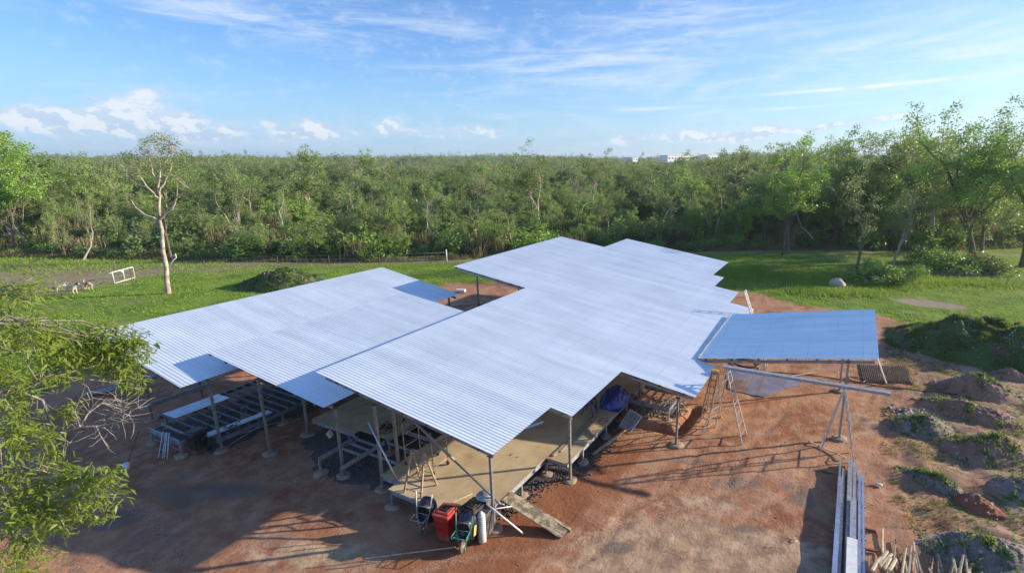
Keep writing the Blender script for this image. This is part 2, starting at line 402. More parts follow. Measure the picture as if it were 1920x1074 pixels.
# ------------------------------------------------------------------ value noise
def vnoise(x, y, seed=0, octv=4):
    x = np.asarray(x, float); y = np.asarray(y, float); out = np.zeros_like(x); amp = 1.; tot = 0
    for o in range(octv):
        xi = np.floor(x).astype(np.int64); yi = np.floor(y).astype(np.int64); fx = x-xi; fy = y-yi
        fx = fx*fx*(3-2*fx); fy = fy*fy*(3-2*fy)
        def h(i, j):
            k = (i*374761393+j*668265263+(seed+o)*974711) & 0x7fffffff
            k = ((k ^ (k >> 13))*1274126177) & 0x7fffffff
            return ((k ^ (k >> 16)) & 0xffff)/65535.
        v = (h(xi, yi)*(1-fx)+h(xi+1, yi)*fx)*(1-fy)+(h(xi, yi+1)*(1-fx)+h(xi+1, yi+1)*fx)*fy
        out += v*amp; tot += amp; amp *= .5; x = x*2.03+11.3; y = y*2.03+5.7
    return out/tot
def inpoly(px, py, poly):
    """signed distance to a polygon, positive inside"""
    px = np.asarray(px, float); py = np.asarray(py, float)
    ins = np.zeros(px.shape, bool); dmin = np.full(px.shape, 1e9)
    n = len(poly)
    for i in range(n):
        x1, y1 = poly[i]; x2, y2 = poly[(i+1) % n]
        c = ((y1 > py) != (y2 > py))
        with np.errstate(divide='ignore', invalid='ignore'):
            xx = (x2-x1)*(py-y1)/((y2-y1) if y2 != y1 else 1e-9)+x1
        ins ^= c & (px < xx)
        dx, dy = x2-x1, y2-y1; tt = np.clip(((px-x1)*dx+(py-y1)*dy)/(dx*dx+dy*dy+1e-12), 0, 1)
        dmin = np.minimum(dmin, np.hypot(px-x1-tt*dx, py-y1-tt*dy))
    return np.where(ins, dmin, -dmin)
def sstep(x, a, b):
    t = np.clip((x-a)/(b-a), 0, 1); return t*t*(3-2*t)
def segd(px, py, pts):
    d = np.full(np.asarray(px).shape, 1e9)
    for (x1, y1), (x2, y2) in zip(pts[:-1], pts[1:]):
        dx, dy = x2-x1, y2-y1; tt = np.clip(((px-x1)*dx+(py-y1)*dy)/(dx*dx+dy*dy), 0, 1)
        d = np.minimum(d, np.hypot(px-x1-tt*dx, py-y1-tt*dy))
    return d

# ------------------------------------------------------------------ ground
def gp(l): return [tuple(G(x, y)[:2]) for x, y in l]
SOIL = [(-34, -20), (-36, 4), (-38.5, 14), (-38, 24), (-36.5, 31)]+gp([(840, 531), (900, 529), (960, 527)])+[(-22, 43.5), (-14, 46.5)]+gp([(1395, 545), (1450, 560), (1520, 578), (1640, 588), (1700, 600)])+[(9, 42), (16, 38), (26, 30), (40, 20), (40, -20)]
WOOD = gp([(-300, 474), (0, 478), (150, 481), (300, 484), (450, 487), (600, 489), (750, 488), (840, 484), (1000, 476), (1200, 470), (1350, 468), (1460, 466), (1600, 466), (1760, 468), (1920, 462), (2300, 458)])
WOOD = WOOD+[tuple(bearing(75, 4000)), tuple(bearing(0, 6000)), tuple(bearing(-75, 4000))]
TRACK = [tuple(G(x, y)[:2]) for x, y in [(-200, 497), (200, 496), (560, 493), (760, 491), (850, 489), (1000, 482), (1300, 474), (1500, 471), (1700, 474), (1920, 478), (2200, 484)]]
def axis_grid(lo, hi, st, lo2, hi2, gf):
    a = list(np.arange(lo, hi, st)); s = st; x = a[-1]
    while x < hi2: s *= gf; x += s; a.append(x)
    s = st; x = lo; p = []
    while x > lo2: s *= gf; x -= s; p.append(x)
    return np.array(p[::-1]+a)
gx = axis_grid(-42, 16, .13, -5000, 5000, 1.07); gy = axis_grid(2, 50, .13, -400, 7000, 1.07)
X, Y = np.meshgrid(gx, gy); X = X.ravel(); Y = Y.ravel()
near = np.exp(-((X+10)**2+(Y-25)**2)/60**2)
RUTS = [[(6.5, 45), (4.2, 37), (3.0, 28), (2.6, 22), (2.3, 12)], [(3.6, 34), (1.8, 25), (-1.5, 18.5), (-5.5, 12.5), (-11, 7.5), (-20, 4.2), (-34, 2)], [(-1.0, 44.5), (-3.2, 35), (-3.0, 25.5), (-4.2, 17.5), (-6.2, 9)],
        [(-40, 9), (-30, 6.2), (-20, 6.0), (-12, 4)]]
def ruts(X, Y):
    d = np.full(np.shape(X), 9.)
    wx = X+(vnoise(X*.25, Y*.25, 81, 2)-.5)*1.5; wy = Y+(vnoise(X*.25, Y*.25, 82, 2)-.5)*1.5
    for p in RUTS:
        # the two wheel lines lie .8 m either side of the path
        d = np.minimum(d, np.abs(segd(wx, wy, p)-.8))
    return sstep(-d, -.26, -.06)*(.35+.65*sstep(vnoise(X*.6, Y*.6, 83, 3), .38, .6))
def ground_z(X, Y):
    X = np.asarray(X, float); Y = np.asarray(Y, float)
    nearw = np.exp(-((X+10)**2+(Y-25)**2)/60**2)
    z = (vnoise(X*.35, Y*.35, 3, 4)-.5)*.13*nearw+(vnoise(X*1.7, Y*1.7, 5, 3)-.5)*.055*nearw
    rt_ = ruts(X, Y); z = z-.045*rt_*nearw-.02
    # flat under the puddle
    pud = np.exp(-(((X+3.3)/2.6)**2+((Y-27.8)/2.2)**2)**2); z = z*(1-pud)-.025*pud
    pit = np.exp(-(((X+20.6)/.75)**2+((Y-7.7)/.42)**2)*1.2); z = z-.34*pit+.07*np.exp(-(((X+20.6)/1.1)**2+((Y-7.7)/.8)**2))
    td = segd(X, Y, [(-8.3, 20.2), (-6.0, 20.35), (-5.85, 22.8)])
    z = z-.32*sstep(-td, -.33, -.17)
    z = z+.10*np.exp(-((td-.5)/.22)**2)*(Y > 20.0)
    # tyre ruts and ridges to the right
    rr = sstep(X, 1.5, 4.0)*np.exp(-((Y-22)/18)**2)*np.exp(-((X-8)/12)**2)
    z = z+rr*(vnoise(X*.8, Y*.8, 9, 4)-.45)*.5
    return z
Z = ground_z(X, Y)
nx, ny = len(gx), len(gy)
idx = np.arange(nx*ny).reshape(ny, nx)
Fq = np.stack([idx[:-1, :-1].ravel(), idx[:-1, 1:].ravel(), idx[1:, 1:].ravel(), idx[1:, :-1].ravel()], 1)
def zones(X, Y):
    wob = (vnoise(X*.45, Y*.45, 21, 5)-.5)*3.2+(vnoise(X*2.2, Y*2.2, 22, 3)-.5)*.9
    soil = sstep(inpoly(X, Y, SOIL)+wob*.9, -.7, .7)
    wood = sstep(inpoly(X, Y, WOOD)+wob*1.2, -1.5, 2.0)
    # dry paddock on the left
    dry = sstep(inpoly(X, Y, gp([(-100, 508), (60, 503), (300, 500), (560, 498), (700, 496), (560, 500), (330, 512), (250, 523), (180, 537), (110, 552), (-100, 560)]))+wob*.6, -.8, 1.2)
    patch = np.exp(-(((X+41.5)/4.5)**2+((Y-21.5)/2.4)**2)); patch2 = np.exp(-(((X-6.5)/3.5)**2+((Y-50.5)/1.6)**2))
    bare = sstep(np.maximum(patch, patch2)+wob*.06, .45, .62)
    tr = sstep(-segd(X, Y, TRACK)+wob*.25, -1.5, -.5)
    return soil, wood, dry, bare, tr
so_, wo_, dr_, ba_, tr_ = zones(X, Y)
right = sstep(X+(vnoise(X*.5, Y*.5, 31, 4)-.5)*5, 2.0, 6.5)           # weeds and grey earth to the right
wb2 = (vnoise(X*1.3, Y*1.3, 71, 4)-.5)*.7
moist = sstep((-7.55+(Y-10.7)*.117)-X+wb2*.5, -.12, .2)*sstep(X+wb2, -12.5, -10.5)*(1-sstep(Y+wb2, 18.2, 19.2))
def blob(px_, py_, ra, rb):
    c = G(px_, py_); u = (X-c.x)*ca+(Y-c.y)*sa; v = -(X-c.x)*sa+(Y-c.y)*ca; return np.exp(-((u/ra)**2+(v/rb)**2))
pale = np.clip(blob(1250, 1010, 2.6, 1.3)+blob(1450, 1050, 1.8, 1.2)+blob(1330, 940, 1.8, .5)*.6+blob(1190, 1060, 2, .8)+blob(600, 1040, 3., .8)*.7+blob(1620, 790, 1.2, 2.)*.6, 0, 1)
darkp = np.clip(blob(1155, 1025, .7, .3)+blob(1380, 905, 1.4, .5)*.8+blob(1300, 865, 1.6, .3)*.6+blob(1400, 990, .9, .3)*.7+blob(400, 920, 3.5, .8)*.7+blob(220, 975, .9, .6)+blob(1500, 930, .7, 1.)*.7, 0, 1)
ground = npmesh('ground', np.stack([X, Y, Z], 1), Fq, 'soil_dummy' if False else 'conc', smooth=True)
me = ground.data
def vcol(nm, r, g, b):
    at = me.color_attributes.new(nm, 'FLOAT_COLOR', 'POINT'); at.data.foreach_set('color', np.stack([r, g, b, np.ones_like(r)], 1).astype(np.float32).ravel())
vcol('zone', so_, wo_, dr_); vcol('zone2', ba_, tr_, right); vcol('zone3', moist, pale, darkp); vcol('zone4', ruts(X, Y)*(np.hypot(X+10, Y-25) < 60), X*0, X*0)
tag(ground, kind='structure')
gm, t, bs = mat('site_ground')
g = t.n.new('ShaderNodeNewGeometry'); P = g.outputs['Position']; px, py, pz = t.sep(P)
def att(nm):
    a = t.n.new('ShaderNodeAttribute'); a.attribute_name = nm; return t.sep(a.outputs['Color'])
zs, zw, zd = att('zone'); zb, zt, zr = att('zone2'); zm, zpale, zdark = att('zone3'); zrut = att('zone4')[0]
nl = t.noise(P, .35, 7, .6); nm_ = t.noise(P, 1.4, 8, .68); nh = t.noise(P, 7, 7, .7); nv = t.noise(P, 38, 5, .7)
track_n = t.noise(t.comb(t.math('MULTIPLY', px, 3.2), t.math('MULTIPLY', py, .7), 0.), 1.2, 7, .7, dist=.6)
red = t.mix(t.ramp(nl, .32, .66), (.28, .11, .056), (.46, .24, .135))
red = t.mix(t.math('MULTIPLY', t.ramp(nm_, .40, .68), .75), red, (.50, .30, .19))
red = t.mix(t.math('MULTIPLY', t.ramp(track_n, .45, .7), .34), red, (.26, .13, .08))
red = t.mix(t.math('MULTIPLY', t.ramp(t.noise(P, .55, 6, .65, dist=.4), .55, .68), .6), red, (.30, .20, .15))
zp_ = t.ramp(t.math('ADD', zpale, t.math('MULTIPLY', t.math('SUBTRACT', nm_, .5), 1.2)), .30, .62)
red = t.mix(t.math('MULTIPLY', zp_, .72), red, t.mix(t.ramp(nm_, .35, .68), (.28, .20, .135), (.60, .43, .27)))
red = t.mix(t.math('MULTIPLY', t.ramp(t.math('ADD', zdark, t.math('MULTIPLY', t.math('SUBTRACT', nm_, .5), .8)), .35, .6), .7), red, (.17, .14, .12))
red = t.mix(t.math('MULTIPLY', zm, .8), red, t.mix(nm_, (.20, .068, .030), (.33, .125, .055)))
red = t.mix(t.math('MULTIPLY', t.ramp(nh, .55, .72), .3), red, (.18, .08, .045))
red = t.mix(t.math('MULTIPLY', t.ramp(nv, .6, .74), .3), red, (.60, .40, .27))
# right of the building: grey-brown, pale and weedy patches
rt = t.mix(t.ramp(t.noise(P, .5, 7, .65), .35, .62), (.22, .145, .105), (.42, .27, .18))
rt = t.mix(t.ramp(t.noise(P, .9, 7, .7), .55, .66), rt, (.36, .28, .21))
rt = t.mix(t.ramp(t.noise(P, .62, 8, .75, dist=.5), .52, .60), rt, t.mix(nh, (.05, .09, .02), (.15, .21, .045)))
rt = t.mix(t.math('MULTIPLY', t.ramp(nh, .5, .72), .5), rt, (.07, .05, .04))
soilc = t.mix(t.math('MULTIPLY', zr, .85), red, rt)
tread = t.ramp(t.noise(P, 14, 4, .6), .35, .6)
soilc = t.mix(t.math('MULTIPLY', zrut, .6), soilc, t.mix(tread, (.17, .085, .052), (.46, .28, .18)))
lawn = t.mix(t.ramp(nl, .35, .65), (.09, .175, .018), (.20, .31, .03))
lawn = t.mix(t.math('MULTIPLY', t.ramp(nh, .4, .7), .5), lawn, (.06, .085, .018))
lawn = t.mix(t.math('MULTIPLY', t.ramp(nm_, .5, .72), .5), lawn, (.30, .30, .09))
lawn = t.mix(t.math('MULTIPLY', t.ramp(t.noise(P, .22, 7, .7), .52, .64), .7), lawn, (.25, .22, .09))
dryc = t.mix(t.ramp(nm_, .35, .65), (.22, .185, .10), (.33, .27, .15))
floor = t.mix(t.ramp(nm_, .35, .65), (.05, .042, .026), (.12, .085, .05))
bare = t.mix(nm_, (.22, .16, .11), (.40, .32, .24))
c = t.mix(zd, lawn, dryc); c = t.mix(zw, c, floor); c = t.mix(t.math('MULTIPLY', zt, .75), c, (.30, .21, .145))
c = t.mix(zb, c, bare); c = t.mix(zs, c, soilc)
t.put(bs.inputs['Base Color'], c); bs.inputs['Roughness'].default_value = .96; bs.inputs['Specular IOR Level'].default_value = .2
bump(t, bs, t.math('ADD', t.math('ADD', t.math('MULTIPLY', nh, 1.2), t.math('MULTIPLY', nv, .5)), track_n), .75, .055)
me.materials.clear(); me.materials.append(gm)

# puddle
m, t, bs = mat('muddy_water')
g = t.n.new('ShaderNodeNewGeometry'); P = g.outputs['Position']
t.put(bs.inputs['Base Color'], t.mix(t.ramp(t.noise(P, 1.3, 6, .6), .35, .7), (.16, .11, .10), (.27, .21, .20)))
bs.inputs['Roughness'].default_value = .07; bs.inputs['Specular IOR Level'].default_value = 1.0; bs.inputs['IOR'].default_value = 1.6
bump(t, bs, t.noise(P, 5, 3, .5), .04, .01); M['water'] = m
outl = [(1362, 700), (1366, 728), (1388, 735), (1410, 740), (1432, 745), (1452, 737), (1474, 728), (1500, 722), (1503, 714), (1482, 707), (1455, 700), (1430, 694), (1400, 688), (1372, 686)]
b = MB(); pts = [tuple(G(x, y)[:2]) for x, y in outl]
fine = []
for i in range(len(pts)):
    a0, a1 = Vector(pts[i]+(0,)), Vector(pts[(i+1) % len(pts)]+(0,))
    for k in range(5):
        p = a0.lerp(a1, k/5); q = float(vnoise(np.array([p.x*4]), np.array([p.y*4]), 77, 3)[0]-.5)*.3
        fine.append((p.x+q, p.y+q*.8))
b.poly(fine, -.05, .012); pud = b.build('puddle', 'water'); tag(pud, kind='structure')

# ------------------------------------------------------------------ roofs
def corr(name, cols, zf, m, parent, pitch=.146, amp=.009, per=10):
    """corrugated sheeting: cols = list of (b0, b1, a0, a1); the waves run along x"""
    V = []; Fs = []
    for (b0, b1, a0, a1) in cols:
        n = max(2, int((b1-b0)/pitch*per)); bb = np.linspace(b0, b1, n+1)
        aa = np.linspace(a0, a1, 3)
        base = len(V)
        for q in bb:
            for a in aa: V.append((a, q, zf(a, q)+amp*math.sin(2*math.pi*q/pitch)))
        for i in range(n):
            for k in range(2):
                r = base+i*3+k; Fs.append((r, r+3, r+4, r+1))
    V = np.array(V); Fs = np.array(Fs)[:, ::-1]
    L = Vector(parent['_o'])
    o = npmesh(name, V-np.array(L), Fs, m, smooth=True, parent=parent); o['_o'] = tuple(L)
    return o
zM = lambda a, b: 1.68-.145*a+.008*(b-20)
zN = lambda a, b: 1.223-.121*a+.009*(b-20)
zL = lambda a, b: -.533-.165*a-.002*(b-20)
zR = lambda a, b: 3.604+.178*a+.023*(b-20)
house = thing('house_frame', 'unfinished steel framed house with stepped corrugated roofs and open sides on red earth', 'house', (-15, 20, 0))
mainc = [(11.40, 14.88, -17.59, -9.32), (14.88, 19.32, -17.59, -8.39), (19.32, 22.94, -17.59, -5.02), (22.94, 25.52, -17.59, -5.91), (25.52, 30.37, -23.29, -5.91),
         (30.37, 33.27, -23.29, -5.06), (33.27, 36.19, -23.29, -6.66), (36.19, 39.18, -23.29, -8.42), (39.18, 39.6, -23.29, -9.28), (39.6, 44.59, -18.97, -9.28)]
r1 = corr('roof', mainc, zM, 'roof', house); r1['label'] = 'largest and highest corrugated roof with a stepped outline'
r2 = corr('roof', [(10.86, 21.71, -23.91, -16.59)], zN, 'roof', house); r2['label'] = 'middle corrugated roof tucked under the largest one'
r3 = corr('roof', [(9.31, 25.52, -30.01, -22.91)], zL, 'roof', house); r3['label'] = 'lowest left corrugated roof partly in shade'
def purlins(cols, zf, step, a_first, parent, off=.075):
    amin = min(c[2] for c in cols); amax = max(c[3] for c in cols); a = a_first
    for i in range(60):
        if a > amax-.05: break
        seg = [c for c in cols if c[2]-.01 <= a-.04 and a+.04 <= c[3]+.01]
        if seg:
            segs = []; 
            for c in sorted(seg):
                if segs and abs(segs[-1][1]-c[0]) < .01: segs[-1][1] = c[1]
                else: segs.append([c[0], c[1]])
            for s0, s1 in segs: b = MB(); b.csec((a, s0+.04, zf(a, s0)-off-.012), (a, s1-.04, zf(a, s1)-off-.012), .06, .13, .006); b.build('purlin', 'purlin', parent)
        a += step
purlins(mainc, zM, 1.1, -23.15, house); purlins([(10.86, 21.71, -23.91, -16.59)], zN, 1.1, -23.78, house); purlins([(9.31, 25.52, -30.01, -22.91)], zL, 1.1, -29.86, house)
def rafter(a0, a1, b, zf, parent, m='beam', h=.12, off=.205):
    q = MB(); q.bar((a0, b, zf(a0, b)-off-.012), (a1, b, zf(a1, b)-off-.012), .075, h); return q.build('rafter', m, parent)
rafter(-17.3, -9.45, 11.62, zM, house); rafter(-17.3, -8.55, 15.07, zM, house); rafter(-17.3, -5.15, 19.5, zM, house); rafter(-17.3, -6.1, 22.75, zM, house)
rafter(-23.1, -6.1, 25.75, zM, house); rafter(-23.1, -5.3, 31.0, zM, house); rafter(-23.1, -8.6, 36.6, zM, house); rafter(-18.8, -9.5, 42., zM, house)
rafter(-23.8, -16.7, 11.3, zN, house); rafter(-23.8, -16.7, 16.5, zN, house); rafter(-23.8, -16.7, 21.4, zN, house)
rafter(-29.85, -23.0, 10.3, zL, house); rafter(-29.85, -23.0, 15.5, zL, house); rafter(-29.85, -23.0, 20.5, zL, house); rafter(-29.85, -23.0, 25.2, zL, house)
def post(a, b, zf, parent, base=0., w=.09, m='post', pad=.29):
    p = MB(); top = zf(a, b)-.28
    p.box((a, b, (base+top)/2), (w, w, top-base)); p.box((a, b, top-.006), (w*2.2, w*1.6, .012)); p.box((a, b, base+.055), (w*1.9, w*1.9, .012))
    o = p.build('post', m, parent)
    if base < .1 and pad:
        q = MB(); n = 18; ph = random.random()*6
        prof = [(pad*(1+.0), -.12), (pad*1.0, .02), (pad*.93, .05), (pad*.5, .06)]
        q.lathe((a, b, 0), prof, n)
        for i, v in enumerate(q.v):
            dv = Vector(v)-Vector((a, b, 0)); k = 1+.10*math.sin(math.atan2(dv.y, dv.x)*2+ph)+.05*math.sin(math.atan2(dv.y, dv.x)*5+ph)
            q.v[i] = (a+dv.x*k, b+dv.y*k, v[2])
        q.build('footing', 'conc', o)
    return o
mp = [(-9.60, 11.62), (-14.6, 11.45), (-8.62, 15.07), (-5.76, 19.3)]
for a, b_ in mp: post(a, b_, zM, house)
for a, b_ in [(-14.5, 12.15), (-8.72, 22.45), (-14.5, 19.5), (-9.6, 19.5), (-14.5, 25.75), (-8.7, 25.75), (-14.5, 31), (-8.7, 31), (-9.8, 36.5), (-17.8, 36.5), (-12, 42), (-18, 42)]: post(a, b_, zM, house, .0, pad=0)
for a, b_ in [(-21.6, 25.8), (-17.4, 25.75), (-22, 31), (-22, 36.5), (-17.3, 22.7)]: post(a, b_, zM, house)
for a, b_ in [(-16.67, 11.36), (-20.80, 11.05), (-20.79, 12.75), (-16.8, 16.5), (-23.0, 16.5), (-20.8, 21.4), (-17, 21.4)]: post(a, b_, zN, house)
for a, b_ in [(-22.88, 10.27), (-28.64, 10.31), (-23.2, 15.5), (-28.6, 15.5), (-28.6, 20.5), (-23.3, 20.5), (-28.6, 25.2), (-23.6, 25.2)]: post(a, b_, zL, house)
q = MB(); q.bar((-21.6, 25.8, 2.6), (-19.4, 25.85, .15), .1, .1); q.build('brace', 'rust', house)
# particleboard decks on steel floor frames
DZ = .72
dpoly = [(-14.5, 11.32), (-13.6, 11.32), (-13.6, 10.85), (-10.5, 10.85), (-10.5, 11.66), (-9.66, 11.66), (-9.66, 15.0), (-8.70, 15.0), (-8.70, 36.), (-14.5, 36.)]
q = MB(); q.poly(dpoly, DZ-.022, DZ); d = q.build('floor_deck', 'deck', house); d['label'] = 'tan particleboard floor at the front with trestle and planks on it'
q = MB(); q.poly([(-20.65, 12.95), (-17.9, 12.95), (-17.9, 13.2), (-16.3, 13.2), (-16.3, 21.5), (-20.65, 21.5)], DZ-.022, DZ); d = q.build('floor_deck', 'deck', house); d['label'] = 'shaded particleboard floor under the middle roof'
q = MB(); q.poly([(-16.3, 22.0), (-14.5, 22.), (-14.5, 36.), (-20, 36.), (-20, 27.), (-16.3, 27.)], DZ-.022, DZ-.001); q.build('floor_deck', 'deck', house)
def edge(p0, p1, zt=DZ-.024, h=.17, w=.05, m='galv'):
    q = MB(); q.csec((p0[0], p0[1], zt-h/2), (p1[0], p1[1], zt-h/2), w, h, .006, 1); return q.build('bearer', m, house)
i = .03
for p0, p1 in [((-14.47, 11.35), (-13.57, 11.35)), ((-13.57, 11.32), (-13.57, 10.88)), ((-13.54, 10.88), (-10.53, 10.88)), ((-9.69, 11.69), (-9.69, 15.03)), ((-9.66, 15.03), (-8.73, 15.03)), ((-8.73, 15.06), (-8.73, 35.9)), ((-14.47, 11.38), (-14.47, 35.9)), ((-12.2, 11.6), (-12.2, 35.9)), ((-10.5, 11.69), (-9.72, 11.69))]: edge(p0, p1)
def stump(a, b, top=DZ-.2, pad=.27):
    q = MB(); q.box((a, b, top/2), (.07, .07, top)); o = q.build('stump', 'galv', house)
    p = MB(); ph = random.random()*6; p.lathe((a, b, 0), [(pad, -.1), (pad, .03), (pad*.85, .07), (pad*.4, .085)], 14)
    for i_, v in enumerate(p.v):
        dv = Vector(v)-Vector((a, b, 0)); k = 1+.12*math.sin(math.atan2(dv.y, dv.x)*2+ph); p.v[i_] = (a+dv.x*k, b+dv.y*k, v[2])
    p.build('footing', 'conc', o)
for a, b_ in [(-13.5, 10.9), (-12.2, 11.1), (-10.6, 10.95), (-9.72, 13.4), (-9.62, 14.95), (-8.76, 16.35), (-8.76, 18.55), (-8.76, 20.9), (-12.2, 14.), (-12.2, 17), (-14.4, 14.5), (-14.4, 17.5)]: stump(a, b_)
# open joist frame right of the deck
for p0, p1 in [((-8.66, 21.1), (-6.7, 21.1)), ((-6.7, 21.1), (-6.7, 22.95)), ((-8.66, 22.95), (-6.7, 22.95))]: edge(p0, p1, DZ-.02, .2, .06, 'beam')
for k in range(4):
    q = MB(); a = -8.3+k*.42; q.csec((a, 21.16, DZ-.09), (a, 22.9, DZ-.09), .05, .12, .006); q.build('joist', 'galv', house)
stump(-6.72, 21.1); stump(-6.72, 22.9)
# left open floor frame
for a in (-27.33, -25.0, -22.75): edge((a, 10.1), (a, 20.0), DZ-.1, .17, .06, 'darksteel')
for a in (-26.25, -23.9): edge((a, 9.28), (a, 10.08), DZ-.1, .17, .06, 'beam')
edge((-26.25, 9.26), (-23.9, 9.26), DZ, .2, .07, 'galv')
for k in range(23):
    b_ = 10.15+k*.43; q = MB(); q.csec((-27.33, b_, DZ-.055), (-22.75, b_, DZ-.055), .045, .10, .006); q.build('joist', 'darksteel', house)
q = MB(); q.csec((-26.25, 9.7, DZ-.055), (-23.9, 9.7, DZ-.055), .045, .10, .006); q.build('joist', 'galv', house)
q = MB()
for k in range(7): q.bar((-26.0+ (k % 2)*1.4, 10.3+k*.6, DZ-.03), (-26.0+(k % 2)*1.4, 10.3+k*.6+.36, DZ-.03), .04, .05)
q.build('noggins', 'galv', house)
for a, b_ in [(-26.2, 9.28), (-23.95, 9.3), (-27.3, 10.3), (-25., 12.5), (-27.3, 13.5), (-22.8, 12.9), (-27.3, 17), (-22.8, 17), (-25, 16)]: stump(a, b_, DZ-.27)
q = MB()
for p_, q_ in [((-26.1, 9.3, .15), (-24., 9.3, .5)), ((-26.1, 9.32, .5), (-24., 9.32, .12)), ((-22.78, 10.5, .12), (-22.78, 12.6, .55)), ((-22.76, 10.5, .5), (-22.76, 12.6, .2))]:
    q = MB(); q.bar(p_, q_, .03, .03); q.build('cross_brace', 'galv', house)
q = MB(); q.csec((-28.35, 10.1, .86), (-28.3, 12.7, .86), .06, .22, .008); q.build('bearer', 'beam', house)
q = MB(); q.box((-29.1, 12.65, .62), (.1, .1, 1.24)); q.build('stump', 'beam', house)
# middle frame
for p0, p1 in [((-16.3, 11.0), (-16.3, 13.1)), ((-17.62, 11.05), (-17.62, 12.9)), ((-20.65, 12.92), (-17.9, 12.92)), ((-16.33, 13.2), (-16.33, 21.4)), ((-20.62, 13.), (-20.62, 21.4))]: edge(p0, p1, DZ-.024, .17, .05, 'galv')
for b_ in (11.95, 12.35, 12.7):
    q = MB(); q.csec((-17.6, b_, DZ-.06), (-16.33, b_, DZ-.06), .045, .1, .006); q.build('joist', 'galv', house)
for a, b_ in [(-17.62, 11.08), (-16.3, 13.3), (-20.6, 15), (-18.5, 13.1)]: stump(a, b_)
# dark open frame between front deck and middle deck
for k in range(7):
    b_ = 12.2+k*.9; q = MB(); q.csec((-16.2, b_, DZ-.08), (-14.55, b_, DZ-.08), .045, .1, .006); q.build('joist', 'galv', house)
def bed(pts, label):  # assumed stone sheet, coloured dark to stand in for deep underfloor shade
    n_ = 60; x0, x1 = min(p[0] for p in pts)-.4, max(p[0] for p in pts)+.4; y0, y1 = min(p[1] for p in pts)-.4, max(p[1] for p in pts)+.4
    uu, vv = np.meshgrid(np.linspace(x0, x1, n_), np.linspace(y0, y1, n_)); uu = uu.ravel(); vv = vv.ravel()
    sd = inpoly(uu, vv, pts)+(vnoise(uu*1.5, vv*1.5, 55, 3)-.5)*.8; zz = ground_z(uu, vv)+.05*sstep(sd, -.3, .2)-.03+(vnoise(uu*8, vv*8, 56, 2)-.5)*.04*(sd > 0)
    ii = np.arange(n_*n_).reshape(n_, n_); o = npmesh('shade_stone_bed', np.stack([uu, vv, zz], 1), np.stack([ii[:-1, :-1].ravel(), ii[:-1, 1:].ravel(), ii[1:, 1:].ravel(), ii[1:, :-1].ravel()], 1), 'wet', smooth=True); tag(o, label, 'gravel', kind='stuff')
bed([(-27.3, 9.6), (-23., 9.9), (-22.7, 20), (-27.4, 20.)], 'dark stone bed standing in for the shade under the left floor frame')
bed([(-20.6, 12.3), (-17.8, 11.2), (-16.2, 11.2), (-10.6, 12.2), (-8.9, 15.6), (-8.7, 25), (-20.6, 22)], 'dark stone bed standing in for the shade under the middle and front floors')
# braces at the front
q = MB(); q.tube([(-13.22, 11.72, 3.22), (-11.24, 11.72, 2.03)], .05, 10); q.smooth = False; q.tube([(-11.3, 11.72, 2.06), (-9.45, 11.74, .96), (-9.40, 11.75, .93)], .035, 10); q.build('brace', 'post', house)
q = MB(); q.tube([(-14.88, 11.36, 2.75), (-13.64, 11.31, .73)], .034, 10); q.build('brace', 'bluesteel', house)
# wires/cable slung under the middle roof
q = MB(); q.tube([(-17.0, 14.5, 2.9), (-16.4, 14.8, 2.45), (-15.6, 15., 2.4), (-14.8, 15.1, 2.75)], .018, 6); q.build('cable', 'hose', house)

# ------------------------------------------------------------------ carport (roof rising to the right)
carp = thing('carport', 'blue grey corrugated carport roof on tall posts rising to the right of the house', 'carport', (-2, 26, 0))
cc_ = [(22.94, 30.37, -5.93, 1.61)]
rc = corr('roof', cc_, lambda a, b: zR(a, b)+.035, 'roof2', carp)
purlins(cc_, lambda a, b: zR(a, b)+.035, 1.22, -5.6, carp)
for b_ in (23.2, 30.1): rafter(-5.8, 1.5, b_, zR, carp)
for a, b_ in [(.52, 23.05), (.35, 28.3)]: post(a, b_, lambda a, b: zR(a, b)+.1, carp, m='beam')
q = MB(); q.bar((-5.97, 22.96, zR(-5.95, 23)+.03), (-5.97, 30.35, zR(-5.95, 30.35)+.03), .05, .12); q.build('valley_flashing', 'purlin', carp)
q = MB(); q.bar((1.55, 23.05, zR(1.55, 23)-.35), (1.6, 23.1, .0), .05, .05) if False else None

